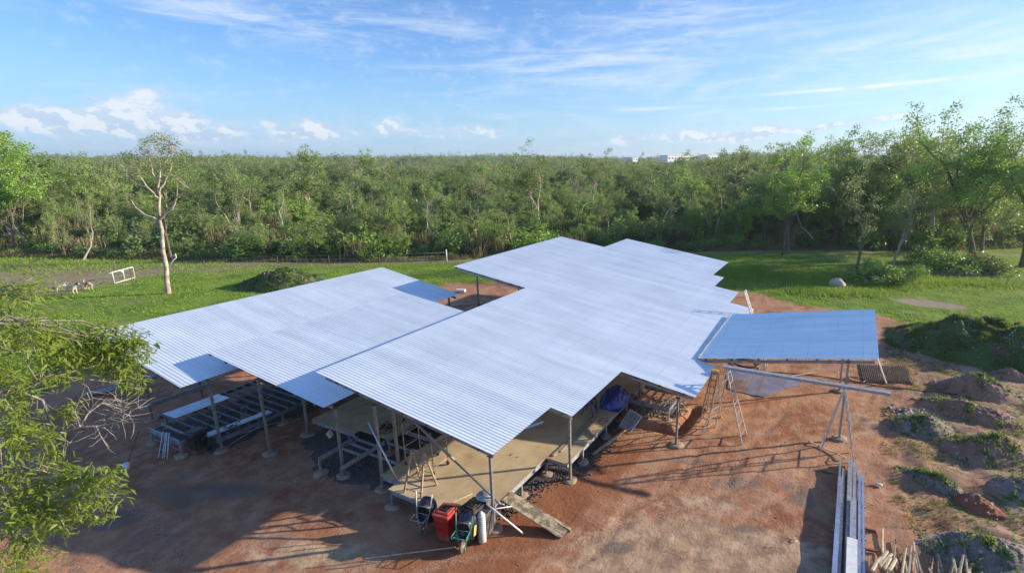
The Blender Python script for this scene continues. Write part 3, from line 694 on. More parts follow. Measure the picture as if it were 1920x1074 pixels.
# ------------------------------------------------------------------ mounds of earth
def mound(name, label, cx, cy, rx, ry, h, m, seed, rz=0., flat=0., group=None, cat='mound'):
    if rx < 3: h *= .85; rx *= 1.15; ry *= 1.15
    n, k = 110, 44; V = []; cz = math.cos(rz); sz = math.sin(rz)
    for j in range(k+1):
        u = j/k
        for i_ in range(n):
            a = 2*math.pi*i_/n; V.append((u*math.cos(a), u*math.sin(a)))
    V = np.array(V); r = np.hypot(V[:, 0], V[:, 1])
    xx = V[:, 0]*rx*(1+.18*(vnoise(np.cos(np.arctan2(V[:, 1], V[:, 0]))*1.5+seed, np.sin(np.arctan2(V[:, 1], V[:, 0]))*1.5, seed, 2)-.5)*2); yy = V[:, 1]*ry
    x = cx+xx*cz-yy*sz; y = cy+xx*sz+yy*cz
    prof = np.clip(1-r**2, 0, 1)**(1.75-flat*.6)
    z = prof*h*(.55+.9*vnoise(x*.9, y*.9, seed, 4))+prof*(vnoise(x*3.2, y*3.2, seed+5, 4)-.5)*.42*min(1, h)
    z = z*1.25-.03*np.clip((r-.9)/.1, 0, 1)+.004+ground_z(x, y)*(1-prof)
    z = z+(vnoise(x*9, y*9, seed+9, 3)-.5)*.12*prof**.5
    Fq = np.array([(j*n+i_, j*n+(i_+1) % n, (j+1)*n+(i_+1) % n, (j+1)*n+i_) for j in range(k) for i_ in range(n)])
    o = npmesh(name, np.stack([x, y, z], 1), Fq[:, ::-1], m, smooth=True)
    me_ = o.data
    # face up
    if sum(p.normal.z for p in list(me_.polygons)[200:400]) < 0: me_.flip_normals()
    tag(o, label, cat, group); MOUNDS.append((o, x, y, z, r))
    return o
MOUNDS = []
bigm = mound('earth_mound', 'largest dark earth mound overgrown with grass right of the carport', 9.6, 39.0, 7.2, 4.2, 1.55, 'mound_green', 11, R(-8), .5)
mound('earth_mound', 'low grassed heap behind the lowest left roof', *G(535, 535)[:2], 5.0, 3.0, 1.3, 'mound_green', 15, R(20), .3)
mound('earth_mound', 'bare brown heap with a leafy plant in front of the big grassy mound', *G(1835, 735)[:2], 1.9, 1.15, .75, 'mound_brown', 17, R(-5))
mound('earth_mound', 'second bare brown heap nearer the camera than the one with the plant', *G(1820, 775)[:2], 2.2, .95, .55, 'mound_brown', 18, R(-10))
mound('earth_mound', 'small pale rubble heap topped with grey scraps right of the carport posts', *G(1722, 800)[:2], 1.35, 1.0, .62, 'mound_grey', 19, R(30), .4)
mound('earth_mound', 'reddish brown heap with weeds at the right edge below the rubble heap', *G(1860, 845)[:2], 1.7, 1.3, .55, 'mound_brown', 20, R(20))
mound('earth_mound', 'bright red soil heap beside the dark hollow', *G(1832, 945)[:2], .75, .55, .34, 'mound_red', 21, R(-30))
mound('earth_mound', 'wide charcoal grey heap above the firewood at the lower right', *G(1850, 1045)[:2], 1.75, .95, .5, 'mound_grey', 22, R(10), .5)
mound('earth_mound', 'dark blue grey heap cut by the right edge of the photo', *G(1915, 925)[:2], 1.0, .9, .45, 'mound_grey', 23, R(60), .4)
mound('earth_mound', 'tiny reddish heap at the foot of the big grassy mound', *G(1895, 705)[:2], .9, .6, .42, 'mound_brown', 24, 0)
mound('earth_mound', 'long low dark ridge with a hollow left of the red soil heap', *G(1755, 905)[:2], 1.3, .45, .28, 'mound_grey', 25, R(-25))
def clods(n, seed):
    g_ = np.random.default_rng(seed); b = MB()
    for (o, x, y, z, r) in MOUNDS:
        for k in g_.integers(0, len(x), max(20, int(n*(x.max()-x.min())*(y.max()-y.min())/8))):
            ss = .02+.05*g_.random()**3; Mx = Euler(tuple(g_.random(3)*6)).to_matrix()
            b.add([Vector((x[k], y[k], z[k]+ss*.3))+Mx@Vector((p_[0]*ss*g_.uniform(.5, 1), p_[1]*ss*g_.uniform(.5, 1), p_[2]*ss*g_.uniform(.4, .8))) for p_ in ((-1, -1, -1), (1, -1, -1), (1, 1, -1), (-1, 1, -1), (-.7, -.7, 1), (.7, -.7, 1), (.7, .7, 1), (-.7, .7, 1))],
                  [(3, 2, 1, 0), (4, 5, 6, 7), (0, 1, 5, 4), (1, 2, 6, 5), (2, 3, 7, 6), (3, 0, 4, 7)])
    o = b.build('mound_clods', 'stonewaste'); tag(o, 'lumps of earth and small stones lying on the heaps', 'clods', kind='stuff')
clods(110, 5)
# dark stony fill under the deck edge
def rubble(name, label, pts, n, s, m, spread, seed, kind='stuff'):
    r_ = random.Random(seed); b = MB()
    for _ in range(n):
        t_ = r_.random()*(len(pts)-1); k = int(t_); f = t_-k; x = pts[k][0]*(1-f)+pts[k+1][0]*f+r_.gauss(0, spread); y = pts[k][1]*(1-f)+pts[k+1][1]*f+r_.gauss(0, spread)
        z0 = float(ground_z(x, y)); ss = s*(.4+r_.random()); Mx = Euler((r_.random()*6, r_.random()*6, r_.random()*6)).to_matrix()
        vs = [Vector((x, y, z0+ss*.2))+Mx@Vector((a*ss*(.5+.5*r_.random()), b2*ss*(.5+.4*r_.random()), c_*ss*(.3+.4*r_.random()))) for a, b2, c_ in ((-1, -1, -1), (1, -1, -1), (1, 1, -1), (-1, 1, -1), (-.8, -.8, 1), (.8, -.8, 1), (.8, .8, 1), (-.8, .8, 1))]
        b.add(vs, [(3, 2, 1, 0), (4, 5, 6, 7), (0, 1, 5, 4), (1, 2, 6, 5), (2, 3, 7, 6), (3, 0, 4, 7)])
    o = b.build(name, m); tag(o, label, 'rubble', kind=kind); return o
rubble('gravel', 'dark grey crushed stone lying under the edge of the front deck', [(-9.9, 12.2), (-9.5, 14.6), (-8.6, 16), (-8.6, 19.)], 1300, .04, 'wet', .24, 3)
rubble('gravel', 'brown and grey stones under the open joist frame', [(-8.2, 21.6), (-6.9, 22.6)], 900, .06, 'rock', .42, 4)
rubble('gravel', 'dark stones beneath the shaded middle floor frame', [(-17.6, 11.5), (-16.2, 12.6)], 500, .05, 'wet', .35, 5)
rubble('rubble', 'broken grey scraps and stones strewn over the small rubble heap', [tuple(G(1705, 775)[:2]), tuple(G(1735, 795)[:2])], 260, .09, 'stonewaste', .4, 6)
rubble('clods', 'small earth clods and stones scattered over the bare red ground', [(-16, 5), (-4, 12), (1, 24), (5, 30), (8, 22), (-3, 42), (-22, 6)], 900, .022, 'rock', 3.2, 7)

# ------------------------------------------------------------------ foliage generator
def rand_dirs(n, g=rng):
    v = g.normal(size=(n, 3)); return v/np.linalg.norm(v, axis=1, keepdims=True)
def leaves_at(centres, n_each, rad, size, g, aspect=.45, droop=0., flat=.75):
    """quads scattered round the centres"""
    C = np.repeat(np.asarray(centres), n_each, 0); N = len(C)
    off = rand_dirs(N, g)*(g.random((N, 1))**.45)*rad; off[:, 2] *= flat
    P0 = C+off
    d = rand_dirs(N, g); d[:, 2] = d[:, 2]*.6-droop; d /= np.linalg.norm(d, axis=1, keepdims=True)
    s = np.cross(d, rand_dirs(N, g)); s /= np.linalg.norm(s, axis=1, keepdims=True)
    L = size*(.6+.8*g.random((N, 1))); W = L*aspect
    a = P0-d*L/2; b_ = P0+d*L/2; m1 = P0+s*W/2; m2 = P0-s*W/2
    V = np.stack([a, m1, b_, m2], 1).reshape(-1, 3); Fq = np.arange(N*4).reshape(-1, 4)
    return V, Fq, g.random(N)
def limb(g, p, d, L, r, depth, spec, tubes, tips, grav=.0):
    """one branch as a bent tapering tube, then its children"""
    n = 4+int(depth > 0); pts = [np.array(p)]; dd = np.array(d, float)
    for i_ in range(n):
        dd = dd+g.normal(size=3)*spec['wob']; dd[2] += spec['up']*(.35 if depth > 0 else .1); dd /= np.linalg.norm(dd)
        pts.append(pts[-1]+dd*L/n)
    r1 = r*spec['taper']; tubes.append((pts, np.linspace(r, r1, n+1)))
    if depth == 0:
        tips.append(pts[-1]); tips.append(pts[-2]*.6+pts[-1]*.4); 
        if g.random() < spec.get('mid', .4): tips.append(pts[-3])
        return
    k = spec['n'][depth-1]
    for i_ in range(k):
        t_ = 1. if i_ == 0 else g.uniform(.35, .95)
        j = min(int(t_*n), n-1); f = t_*n-j; q = pts[j]*(1-f)+pts[j+1]*f if j < n else pts[-1]
        ax = rand_dirs(1, g)[0]; nd = dd*(1-spec['spread'] if i_ else 1-spec['spread']*.5)+ax*spec['spread']; nd[2] = nd[2]*.8+spec['up']*.25; nd /= np.linalg.norm(nd)
        limb(g, q, nd, L*g.uniform(.5, .78), max(r1*(.85 if i_ == 0 else .6), .012), depth-1, spec, tubes, tips)
def tree_mesh(seed, H=8., trunk_h=.4, r=.13, lean=.05, depth=3, n=(3, 3, 4), spread=.6, up=.35, leaf=.16, per=26, rad=.42, wob=.16, droop=.2, taper=.55, nlimb=None, aspect=.5, bare=0., mid=.4, nside=6):
    g = np.random.default_rng(seed); tubes = []; tips = []
    spec = dict(wob=wob, up=up, taper=taper, n=n, spread=spread, mid=mid)
    p = np.array([0., 0., -.15]); d = np.array([g.normal()*lean, g.normal()*lean, 1.]); pts = [p]; k = 6; th = H*trunk_h
    for i_ in range(k):
        d = d+g.normal(size=3)*lean*.8; d[2] = abs(d[2]); d /= np.linalg.norm(d); pts.append(pts[-1]+d*th/k)
    rad_t = np.linspace(r*1.25, r*.75, k+1); rad_t[0] *= 1.25; tubes.append((pts, rad_t))
    rest = H-th
    for i_ in range(nlimb or n[-1]):
        top = i_ == 0
        j = k if top else int(g.integers(k-2, k+1)); ax = rand_dirs(1, g)[0]; ax[2] = abs(ax[2])*.4
        nd = d+ax*(.25 if top else spread*1.3); nd /= np.linalg.norm(nd)
        limb(g, pts[j], nd, rest*(.62 if top else g.uniform(.38, .55)), r*(.7 if top else .5), depth-1, spec, tubes, tips)
    b = MB()
    for pp, rr in tubes: b.tube([tuple(q) for q in pp], [float(x) for x in rr], nside if rr[0] > .05 else 4, cap=False)
    T = np.array(tips)
    if bare: T = T[g.random(len(T)) > bare]
    V, Fq, hue = leaves_at(T, per, rad, leaf, g, aspect, droop)
    # every clump has its own tint
    hue = np.clip(np.repeat(g.random(len(T)), per)*.65+hue*.35, 0, 1)
    return b, V, Fq, hue
def make_tree(name, label, cat, loc, group=None, bark='bark', leaf_m='leaf', rz=0., s=1., **kw):
    b, V, Fq, hue = tree_mesh(**kw)
    t_ = thing(name, label, cat, (0, 0, 0), group)
    b.build('trunk', bark, t_)
    npmesh('crown', V, Fq, leaf_m, hue, t_)
    t_.location = (loc[0], loc[1], float(ground_z(loc[0], loc[1]))); t_.rotation_euler = (0, 0, rz); t_.scale = (s, s, s)
    return t_

# ------------------------------------------------------------------ woodland
protos = []
specs = [
 dict(H=8.5, trunk_h=.32, r=.11, depth=3, n=(3, 3, 5), spread=.6, leaf=.24, per=26, rad=.62, m='leaf'),
 dict(H=9.5, trunk_h=.34, r=.12, depth=3, n=(3, 3, 6), spread=.65, leaf=.23, per=22, rad=.55, bare=.15, m='leaf_olive'),
 dict(H=7.0, trunk_h=.2, r=.09, depth=3, n=(3, 3, 6), spread=.66, leaf=.22, per=28, rad=.55, m='leaf_bright'),
 dict(H=8.0, trunk_h=.22, r=.09, depth=3, n=(3, 4, 6), spread=.5, up=.6, leaf=.22, per=24, rad=.5, m='leaf_olive'),
 dict(H=6.0, trunk_h=.16, r=.08, depth=3, n=(3, 3, 6), spread=.62, leaf=.22, per=28, rad=.52, m='leaf_dark'),
 dict(H=9.0, trunk_h=.34, r=.12, depth=3, n=(3, 3, 5), spread=.72, leaf=.25, per=28, rad=.68, m='leaf'),
 dict(H=7.5, trunk_h=.3, r=.08, depth=3, n=(3, 3, 5), spread=.5, up=.7, leaf=.22, per=18, rad=.42, bare=.35, m='leaf_olive'),
 dict(H=8.5, trunk_h=.28, r=.12, depth=3, n=(3, 3, 6), spread=.68, leaf=.25, per=28, rad=.62, m='leaf_dark'),
]
barks = ['bark', 'pale_bark', 'bark', 'deadwood', 'bark', 'pale_bark', 'pale_bark', 'bark']
kind_lab = ['mid green woodland tree', 'olive green woodland tree with pale trunk', 'bright green bushy woodland tree', 'slim upright olive woodland tree',
            'short dark green woodland tree', 'spreading green woodland tree with pale trunk', 'thin grey stemmed woodland tree', 'broad dark green woodland tree']
wood_edge = WOOD[:16]
# candidate places: jittered rings outward from the wood's edge
cand = []
def edge_dist(deg):
    lo, hi = 30., 400.
    return None
r0 = 52.
g = np.random.default_rng(5)
d_ = 52.
allp = []
while d_ < 175:
    step = 2.75+(d_-52)*.012; n_ = int(d_*R(100)/step)
    for i_ in range(n_):
        bd = -52+100*(i_+g.random())/n_; x, y = bearing(bd, d_+g.normal()*step*.35); allp.append((x, y, d_, bd))
    d_ += step
A = np.array(allp); sdw = inpoly(A[:, 0], A[:, 1], WOOD)
A = A[sdw > .6]; sdw = sdw[sdw > .6]
keep = g.random(len(A)) < np.where(sdw < 8, .8, .66); A = A[keep]; sdw = sdw[keep]
order = np.argsort(sdw+g.random(len(A))*6)
near_n = 225
hid = lambda x, y: False
def pix(x, y, z):
    X_ = x*ca+y*sa; Y_ = -x*sa+y*ca; Z_ = z-CH
    dd = Y_*math.cos(PITCH)-Z_*math.sin(PITCH); u = Y_*math.sin(PITCH)+Z_*math.cos(PITCH)
    return PPX+F*X_/dd, PPY-F*u/dd
def place_words(u_):
    for lim, wd in ((70, 'at the far left end of the wood'), (180, 'in the wood behind the dogs'), (290, 'in the wood just left of the pale gum tree'), (400, 'in the wood just right of the pale gum tree'), (540, 'in the wood above the grassed heap'),
                    (690, 'in the wood above the ridge of the lowest roof'), (830, 'in the wood right of the lowest roof'), (960, 'in the wood above the left tip of the highest roof'), (1080, 'in the wood above the far peak of the highest roof'), (1250, 'in the wood above the second peak of the highest roof'),
                    (1400, 'in the wood left of the tall fence post'), (1540, 'in the wood right of the tall fence post'), (1680, 'in the wood behind the two thin lawn trees'), (1800, 'in the wood left of the tallest tree')):
        if u_ < lim: return wd
    return 'in the wood at the far right'
def tree_label(k, s, e, u_):
    short = ['mid green tree', 'pale trunked olive tree', 'bright bushy tree', 'slim olive tree', 'dark green tree', 'spreading tree', 'thin grey stemmed tree', 'broad dark tree'][k]
    return ('tall ' if s > .95 else 'low ' if s < .68 else '')+short+(' at front' if e < 3.5 else '' if e < 6.5 else ' deep')+' '+place_words(u_).replace('highest roof', 'big roof').replace('the ', '', 1)
used = 0; rest = []
first = {}
for j in order:
    x, y, dd, bd = A[j]; k = int(g.integers(0, 8)); e = sdw[j]
    if e < 7: k = int(g.choice([4, 2, 0, 6, 4, 3, 1])); s = g.uniform(.55, .88)
    else: s = g.uniform(.60, .95)+min(.15, (dd-60)*.0015)
    if g.random() < .13: s *= 1.42
    s *= .78+.48*float(vnoise(np.array([x/16.]), np.array([y/16.]), 61, 2)[0])
    ub = pix(x, y, 3)[0]
    if ub > 1380: s *= 1.27
    elif ub > 1180: s *= 1.1
    elif ub < 130: s *= 1.25
    if 60 < ub < 1400: s *= .56+.44*min(1, e/75.)+.25*max(0, (300-ub)/240)*(ub < 300)+.3*max(0, (ub-1200)/200)
    u_, v_ = pix(x, y, 3)
    if bd > 39.5 and dd < 150: continue
    if used < near_n and -20 < u_ < 1940:
        if k not in first:
            sp = dict(specs[k]); mm = sp.pop('m'); tr = make_tree('woodland_tree', tree_label(k, s, e, u_), 'tree', (x, y), 'trees in the wood beyond the lawn', barks[k], mm, seed=100+k, **sp)
            first[k] = tr
        else:
            tr = copy_tree(first[k]); tr.location = (x, y, 0)
        tr['label'] = tree_label(k, s, e, u_)
        tr.rotation_euler = (0, 0, g.random()*6.28); sv = s; tr.scale = (sv*g.uniform(.72, 1.0), sv*g.uniform(.72, 1.), sv*g.uniform(.95, 1.2)); used += 1
    else: rest.append((x, y, k, s))
for k in range(8):
    if k not in first:
        x, y, kk, s = rest.pop(0); sp = dict(specs[k]); mm = sp.pop('m')
        first[k] = make_tree('woodland_tree', kind_lab[k]+' in the wood beyond the lawn', 'tree', (x, y), 'trees in the wood beyond the lawn', barks[k], mm, seed=100+k, **sp)
# farther trees, thinning with distance
d_ = 175.; far = []
while d_ < 2600:
    step = 3.4*(d_/175)**.72; n_ = int(d_*R(104)/step)
    for i_ in range(n_):
        bd = -54+104*(i_+g.random())/n_; x, y = bearing(bd, d_+g.normal()*step*.4)
        lf = float(vnoise(np.array([x/55.]), np.array([y/55.]), 63, 3)[0]); kk = [1, 3, 6, 1, 3, 0, 5, 2, 7, 7][min(9, max(0, int((float(vnoise(np.array([x/70.]), np.array([y/70.]), 64, 2)[0])-.2)*14+g.normal()*1.2)))]
        if 2.5 < bd < 15 and 250 < d_ < 960: lf *= .45
        hill = 1+.35*math.exp(-((bd-17)/5.)**2)*(d_ > 350)+.15*math.exp(-((bd+12)/9.)**2)*(d_ > 500)
        far.append((x, y, kk, g.uniform(.72, 1.15)*(.50+1.02*lf)*(1+min(.55, (d_-175)/1500))*hill))
    d_ += step*1.05
rest += far
def scatter(name, pts, crowns, trunks, kindv, label, cat):
    """one object of uncountable plants: instances of shared meshes on points"""
    me_ = bpy.data.meshes.new(name); P_ = np.array([(p[0], p[1], p[4] if len(p) > 4 else 0.) for p in pts], np.float32)
    me_.vertices.add(len(P_)); me_.vertices.foreach_set('co', P_.ravel())
    a = me_.attributes.new('kind', 'INT', 'POINT'); a.data.foreach_set('value', np.array([p[2] for p in pts], np.int32))
    gg = np.random.default_rng(3)
    a = me_.attributes.new('scl', 'FLOAT_VECTOR', 'POINT'); S = np.array([[p[3]]*3 for p in pts])*gg.uniform(.85, 1.15, (len(pts), 3)); a.data.foreach_set('vector', S.astype(np.float32).ravel())
    a = me_.attributes.new('rot', 'FLOAT_VECTOR', 'POINT'); Rr = np.zeros((len(pts), 3), np.float32); Rr[:, 2] = gg.random(len(pts))*6.28; a.data.foreach_set('vector', Rr.ravel())
    o = bpy.data.objects.new(name, me_); col.objects.link(o)
    ng = bpy.data.node_groups.new(name+'_nodes', 'GeometryNodeTree')
    ng.interface.new_socket(name='Geometry', in_out='INPUT', socket_type='NodeSocketGeometry'); ng.interface.new_socket(name='Geometry', in_out='OUTPUT', socket_type='NodeSocketGeometry')
    N = ng.nodes; L_ = ng.links; gi = N.new('NodeGroupInput'); go = N.new('NodeGroupOutput'); out = N.new('GeometryNodeJoinGeometry')
    def na(nm, dt):
        q_ = N.new('GeometryNodeInputNamedAttribute'); q_.data_type = dt; q_.inputs['Name'].default_value = nm; return q_.outputs['Attribute']
    for lst in (crowns, trunks):
        if not lst: continue
        jn = N.new('GeometryNodeJoinGeometry')
        for ob in lst:
            oi = N.new('GeometryNodeObjectInfo'); oi.transform_space = 'ORIGINAL'; oi.inputs['Object'].default_value = ob; oi.inputs['As Instance'].default_value = True
            L_.new(oi.outputs['Geometry'], jn.inputs[0])
        ip = N.new('GeometryNodeInstanceOnPoints'); L_.new(gi.outputs[0], ip.inputs['Points']); L_.new(jn.outputs[0], ip.inputs['Instance'])
        ip.inputs['Pick Instance'].default_value = True
        L_.new(na('kind', 'INT'), ip.inputs['Instance Index']); L_.new(na('rot', 'FLOAT_VECTOR'), ip.inputs['Rotation']); L_.new(na('scl', 'FLOAT_VECTOR'), ip.inputs['Scale'])
        L_.new(ip.outputs[0], out.inputs[0])
    L_.new(out.outputs[0], go.inputs[0])
    md = o.modifiers.new('scatter', 'NODES'); md.node_group = ng
    tag(o, label, cat, kind='stuff'); return o
crowns = [[c for c in first[k].children if c.name.startswith('crown')][0] for k in range(8)]
trunks = [[c for c in first[k].children if c.name.startswith('trunk')][0] for k in range(8)]
scatter('distant_woodland', rest, crowns, trunks, None, 'far-off wood reaching to the horizon beyond the nearer trees', 'woodland')

# shrubs and dry stalks along the wood's edge and under the trees
def bush_mesh(seed, R0=.9, leaf=.15, n=34, per=24):
    g_ = np.random.default_rng(seed); c = rand_dirs(n, g_)*g_.random((n, 1))**.5*R0; c[:, 2] = np.abs(c[:, 2])*.95+.15
    V, Fq, hue = leaves_at(c, per, R0*.33, leaf, g_, .5, .1)
    hue = np.clip(np.repeat(g_.random(n), per)*.6+hue*.4, 0, 1); V[:, 2] = np.maximum(V[:, 2], 0.)
    return V, Fq, hue
def stalk_mesh(seed, n=160, H=.9, R0=.6, w=.02):
    g_ = np.random.default_rng(seed); p = g_.normal(size=(n, 3))*R0*.5; p[:, 2] = 0; d = g_.normal(size=(n, 3))*.22; d[:, 2] = 1; h = H*(.5+.6*g_.random((n, 1)))
    s = rand_dirs(n, g_); s[:, 2] = 0; s = s/np.linalg.norm(s, axis=1, keepdims=True)*w
    q = p+d*h; mid = p+d*h*.5+s*.5
    V = np.stack([p-s, p+s, q+s*.3, q-s*.3], 1).reshape(-1, 3)
    return V, np.arange(n*4).reshape(-1, 4), g_.random(n)
bsp = []
g = np.random.default_rng(12)
# individually visible shrubs at the edge
bush_protos = []
for k, (lm, s0) in enumerate([('leaf_dark', 1), ('leaf_bright', 2), ('leaf_olive', 3)]):
    V, Fq, hue = bush_mesh(60+k); bush_protos.append(npmesh('edge_shrub', V, Fq, lm, hue))
V, Fq, hue = stalk_mesh(70); stalk0 = npmesh('tall_dry_grass', V, Fq, 'dryleaf', hue)
P = wood_edge
shl = ['dark green shrub', 'bright green shrub', 'olive shrub']
def edge_point(t_):
    k = int(t_); f = t_-k; return P[k][0]*(1-f)+P[k+1][0]*f, P[k][1]*(1-f)+P[k+1][1]*f
cnt = 0
for i_ in range(72):
    t_ = 1.+13.4*(i_+g.random())/72; x, y = edge_point(t_); k = int(g.choice([0, 0, 0, 1, 2])); o = bush_protos[k] if cnt == k and i_ == k else bush_protos[k].copy()
    if o.name not in col.objects: col.objects.link(o)
    n_ = math.hypot(x, y); off = g.uniform(-.3, 3.5); x *= 1+off/n_; y *= 1+off/n_
    o.location = (x, y, -.05); s = g.uniform(.7, 1.5); o.scale = (s*1.2, s*1.2, s); o.rotation_euler = (0, 0, g.random()*6.3)
    tag(o, ('big ' if s > 1.2 else 'small ' if s < .95 else '')+shl[k]+(' at the edge' if off < 1.4 else ' inside')+' '+place_words(pix(x, y, .5)[0]).replace('highest roof', 'big roof').replace('the ', '', 1), 'shrub', 'shrubs along the front edge of the wood'); cnt += 1
for k, o in enumerate(bush_protos):
    if 'label' not in o: 
        x, y = edge_point(3.5+k*3); n_ = math.hypot(x, y); o.location = (x*(1+3/n_), y*(1+3/n_), 0); tag(o, shl[k]+' at the front edge of the wood', 'shrub', 'shrubs along the front edge of the wood')
und = []
d_ = 54.
while d_ < 190:
    step = 1.9+(d_-52)*.016; n_ = int(d_*R(100)/step)
    for i_ in range(n_):
        bd = -52+100*(i_+g.random())/n_; x, y = bearing(bd, d_+g.normal()*step*.4); und.append((x, y, int(g.choice([0, 0, 1, 2, 2, 3])), g.choice([.8, 1.2, 1.7, 2.4, 3.])*g.uniform(.8, 1.2)))
    d_ += step
U = np.array(und); su = inpoly(U[:, 0], U[:, 1], WOOD); und = [u for u, q_ in zip(und, su) if q_ > .5 and pix(u[0], u[1], 1)[0] < 1990]
x, y = edge_point(9.5); stalk0.location = (x*1.02, y*1.02, 0); tag(stalk0, 'tuft of tall dry grass at the edge of the wood', 'grass tuft')
scatter('undergrowth', und, bush_protos+[stalk0], [], None, 'mixed dark shrubs and dry grass growing under the trees of the wood', 'undergrowth')

# ------------------------------------------------------------------ single trees
def at_h(x, y): return G(x, y)
lone = G(316, 550)
# the pale gum left of the house, limbs placed one by one
def gum():
    root = thing('gum_tree', 'tall pale barked gum tree with sparse crown standing alone on the lawn', 'tree', (lone.x, lone.y, 0))
    g_ = np.random.default_rng(41)
    fw = Vector((-sa, ca, 0)); rt_ = Vector((ca, sa, 0)); dist = (lone.x*-sa+lone.y*ca)
    def W(x, y, dep=0.):   # picture position at the tree's own distance plus a depth offset
        d = ray(x, y); dd = (dist+dep)/(d.x*-sa+d.y*ca); return Vector((d.x*dd, d.y*dd, CH+d.z*dd))
    tubes = [([(316, 551), (312, 500), (304, 450), (299, 412)], [.23, .18, .15, .13], 0),
             ([(299, 412), (298, 385), (296, 350), (300, 318), (303, 290)], [.13, .11, .09, .06, .03], 0),
             ([(299, 412), (308, 402), (322, 392), (330, 372), (343, 362), (355, 354)], [.13, .10, .09, .08, .06, .03], -.6),
             ([(297, 420), (288, 408), (270, 402), (255, 390), (246, 375)], [.11, .09, .07, .05, .03], .5),
             ([(297, 372), (288, 362), (275, 350), (262, 330), (256, 312)], [.09, .07, .06, .04, .02], -.8),
             ([(276, 352), (262, 348), (247, 338), (235, 325)], [.05, .04, .03, .015], 1.),
             ([(298, 360), (308, 345), (318, 325), (322, 305)], [.08, .06, .04, .02], .9),
             ([(296, 340), (286, 325), (282, 305), (280, 285)], [.06, .05, .04, .02], .3),
             ([(301, 320), (312, 300), (320, 285), (322, 270)], [.05, .04, .03, .02], -.5),
             ([(330, 372), (332, 355), (330, 340)], [.04, .03, .015], .2),
             ([(303, 290), (297, 275), (290, 262)], [.04, .03, .015], .4), ([(303, 290), (312, 275), (318, 262)], [.04, .03, .015], -.4)]
    b = MB(); ends = []
    for pp, rr, dep in tubes:
        n_ = len(pp); pts = [W(px_, py_, dep*i_/(n_-1)) for i_, (px_, py_) in enumerate(pp)]
        sm = [];
        for i_ in range(n_-1):
            for f in (0, .5): 
                q_ = pts[i_].lerp(pts[i_+1], f); sm.append(q_+Vector(g_.normal(size=3))*(.05 if f else 0))
        sm.append(pts[-1]); rr2 = list(np.interp(np.linspace(0, n_-1, len(sm)), range(n_), rr))
        b.tube(sm, rr2, 9, cap=False); ends.append(pts[-1])
    # twigs
    T = []
    cl = [(290, 262, 9), (305, 258, 10), (322, 268, 12), (330, 285, 10), (275, 268, 8), (268, 280, 9), (292, 280, 12), (312, 285, 14), (300, 298, 12), (280, 296, 9), (250, 293, 10), (240, 305, 8), (262, 305, 8),
          (335, 300, 9), (322, 310, 9), (285, 315, 7), (255, 322, 6), (310, 325, 6), (345, 290, 6), (236, 292, 6), (270, 330, 5), (330, 330, 5)]
    for x, y, r_ in cl:
        for k in range(3):
            c = W(x+g_.normal()*r_*.4, y+g_.normal()*r_*.35, g_.normal()*1.2); T.append(c)
            e = min(ends+[W(303, 300), W(296, 345), W(318, 325)], key=lambda q_: (q_-c).length)
            b.tube([e, e.lerp(c, .5)+Vector(g_.normal(size=3))*.12, c], [.022, .015, .007], 4, cap=False)
    b.build('trunk', 'pale_bark', root)
    V, Fq, hue = leaves_at(np.array([tuple(q_) for q_ in T]), 52, .62, .16, g_, .4, .3)
    V = V-np.array(root['_o']); npmesh('crown', V, Fq, 'leaf_grey', hue, root)
gum()
def single(px_, py_, h_px_top, label, **kw):
    p = G(px_, py_); return make_tree('lawn_tree', label, 'tree', (p.x, p.y), **kw)
single(322, 490, 400, 'dark trunked forked tree just behind the pale gum tree', seed=9, H=8, trunk_h=.45, r=.16, depth=3, n=(2, 3, 3), spread=.6, leaf=.2, per=12, rad=.5, bare=.3, bark='bark', leaf_m='leaf_dark')
single(1476, 474, 275, 'dense bright green tree with rounded clumps beside the tall fence post', seed=23, H=12.6, trunk_h=.30, r=.24, depth=4, n=(3, 3, 3, 5), spread=.62, leaf=.25, per=34, rad=.8, leaf_m='leaf_bright')
single(1604, 524, 330, 'thin dark stemmed nearly bare tree left of the bushy clump on the lawn', seed=31, H=9.6, trunk_h=.5, r=.15, depth=4, n=(2, 3, 3, 3), spread=.5, leaf=.18, per=14, rad=.6, bare=.3, bark='bark', leaf_m='leaf_grey')
single(1672, 512, 350, 'twisted grey trunked tree rising from the bushy clump on the lawn', seed=37, H=8.3, trunk_h=.5, r=.14, lean=.13, depth=4, n=(2, 3, 3, 3), spread=.6, leaf=.19, per=18, rad=.65, bare=.2, bark='greytimber', leaf_m='leaf_olive')
single(1826, 488, 180, 'tallest big crowned tree with slanting limbs at the right', seed=58, H=16.5, trunk_h=.30, r=.36, lean=.1, depth=4, n=(3, 4, 4, 6), spread=.72, leaf=.28, per=30, rad=1.05, leaf_m='leaf_bright', wob=.2)
single(1918, 500, 200, 'thick dark trunked tree cut by the right edge of the photo', seed=45, H=15.5, trunk_h=.35, r=.33, depth=4, n=(3, 3, 4, 5), spread=.6, leaf=.26, per=30, rad=.9, leaf_m='leaf')
single(1748, 466, 270, 'slender grey trunked tree between the twisted tree and the tallest tree', seed=46, H=13, trunk_h=.45, r=.2, depth=4, n=(2, 3, 3, 4), spread=.55, leaf=.22, per=20, rad=.7, bark='deadwood', leaf_m='leaf_olive', bare=.2)
single(1840, 470, 270, 'leafy tree close behind the tallest right hand tree', seed=48, H=13.5, trunk_h=.3, r=.22, depth=4, n=(3, 3, 3, 4), spread=.62, leaf=.26, per=34, rad=.95, leaf_m='leaf_dark')
single(1650, 452, 275, 'upright olive tree in the wood behind the twisted lawn tree', seed=51, H=13.5, trunk_h=.4, r=.2, depth=4, n=(3, 3, 3, 4), spread=.5, leaf=.26, per=32, rad=.9, leaf_m='leaf_olive')
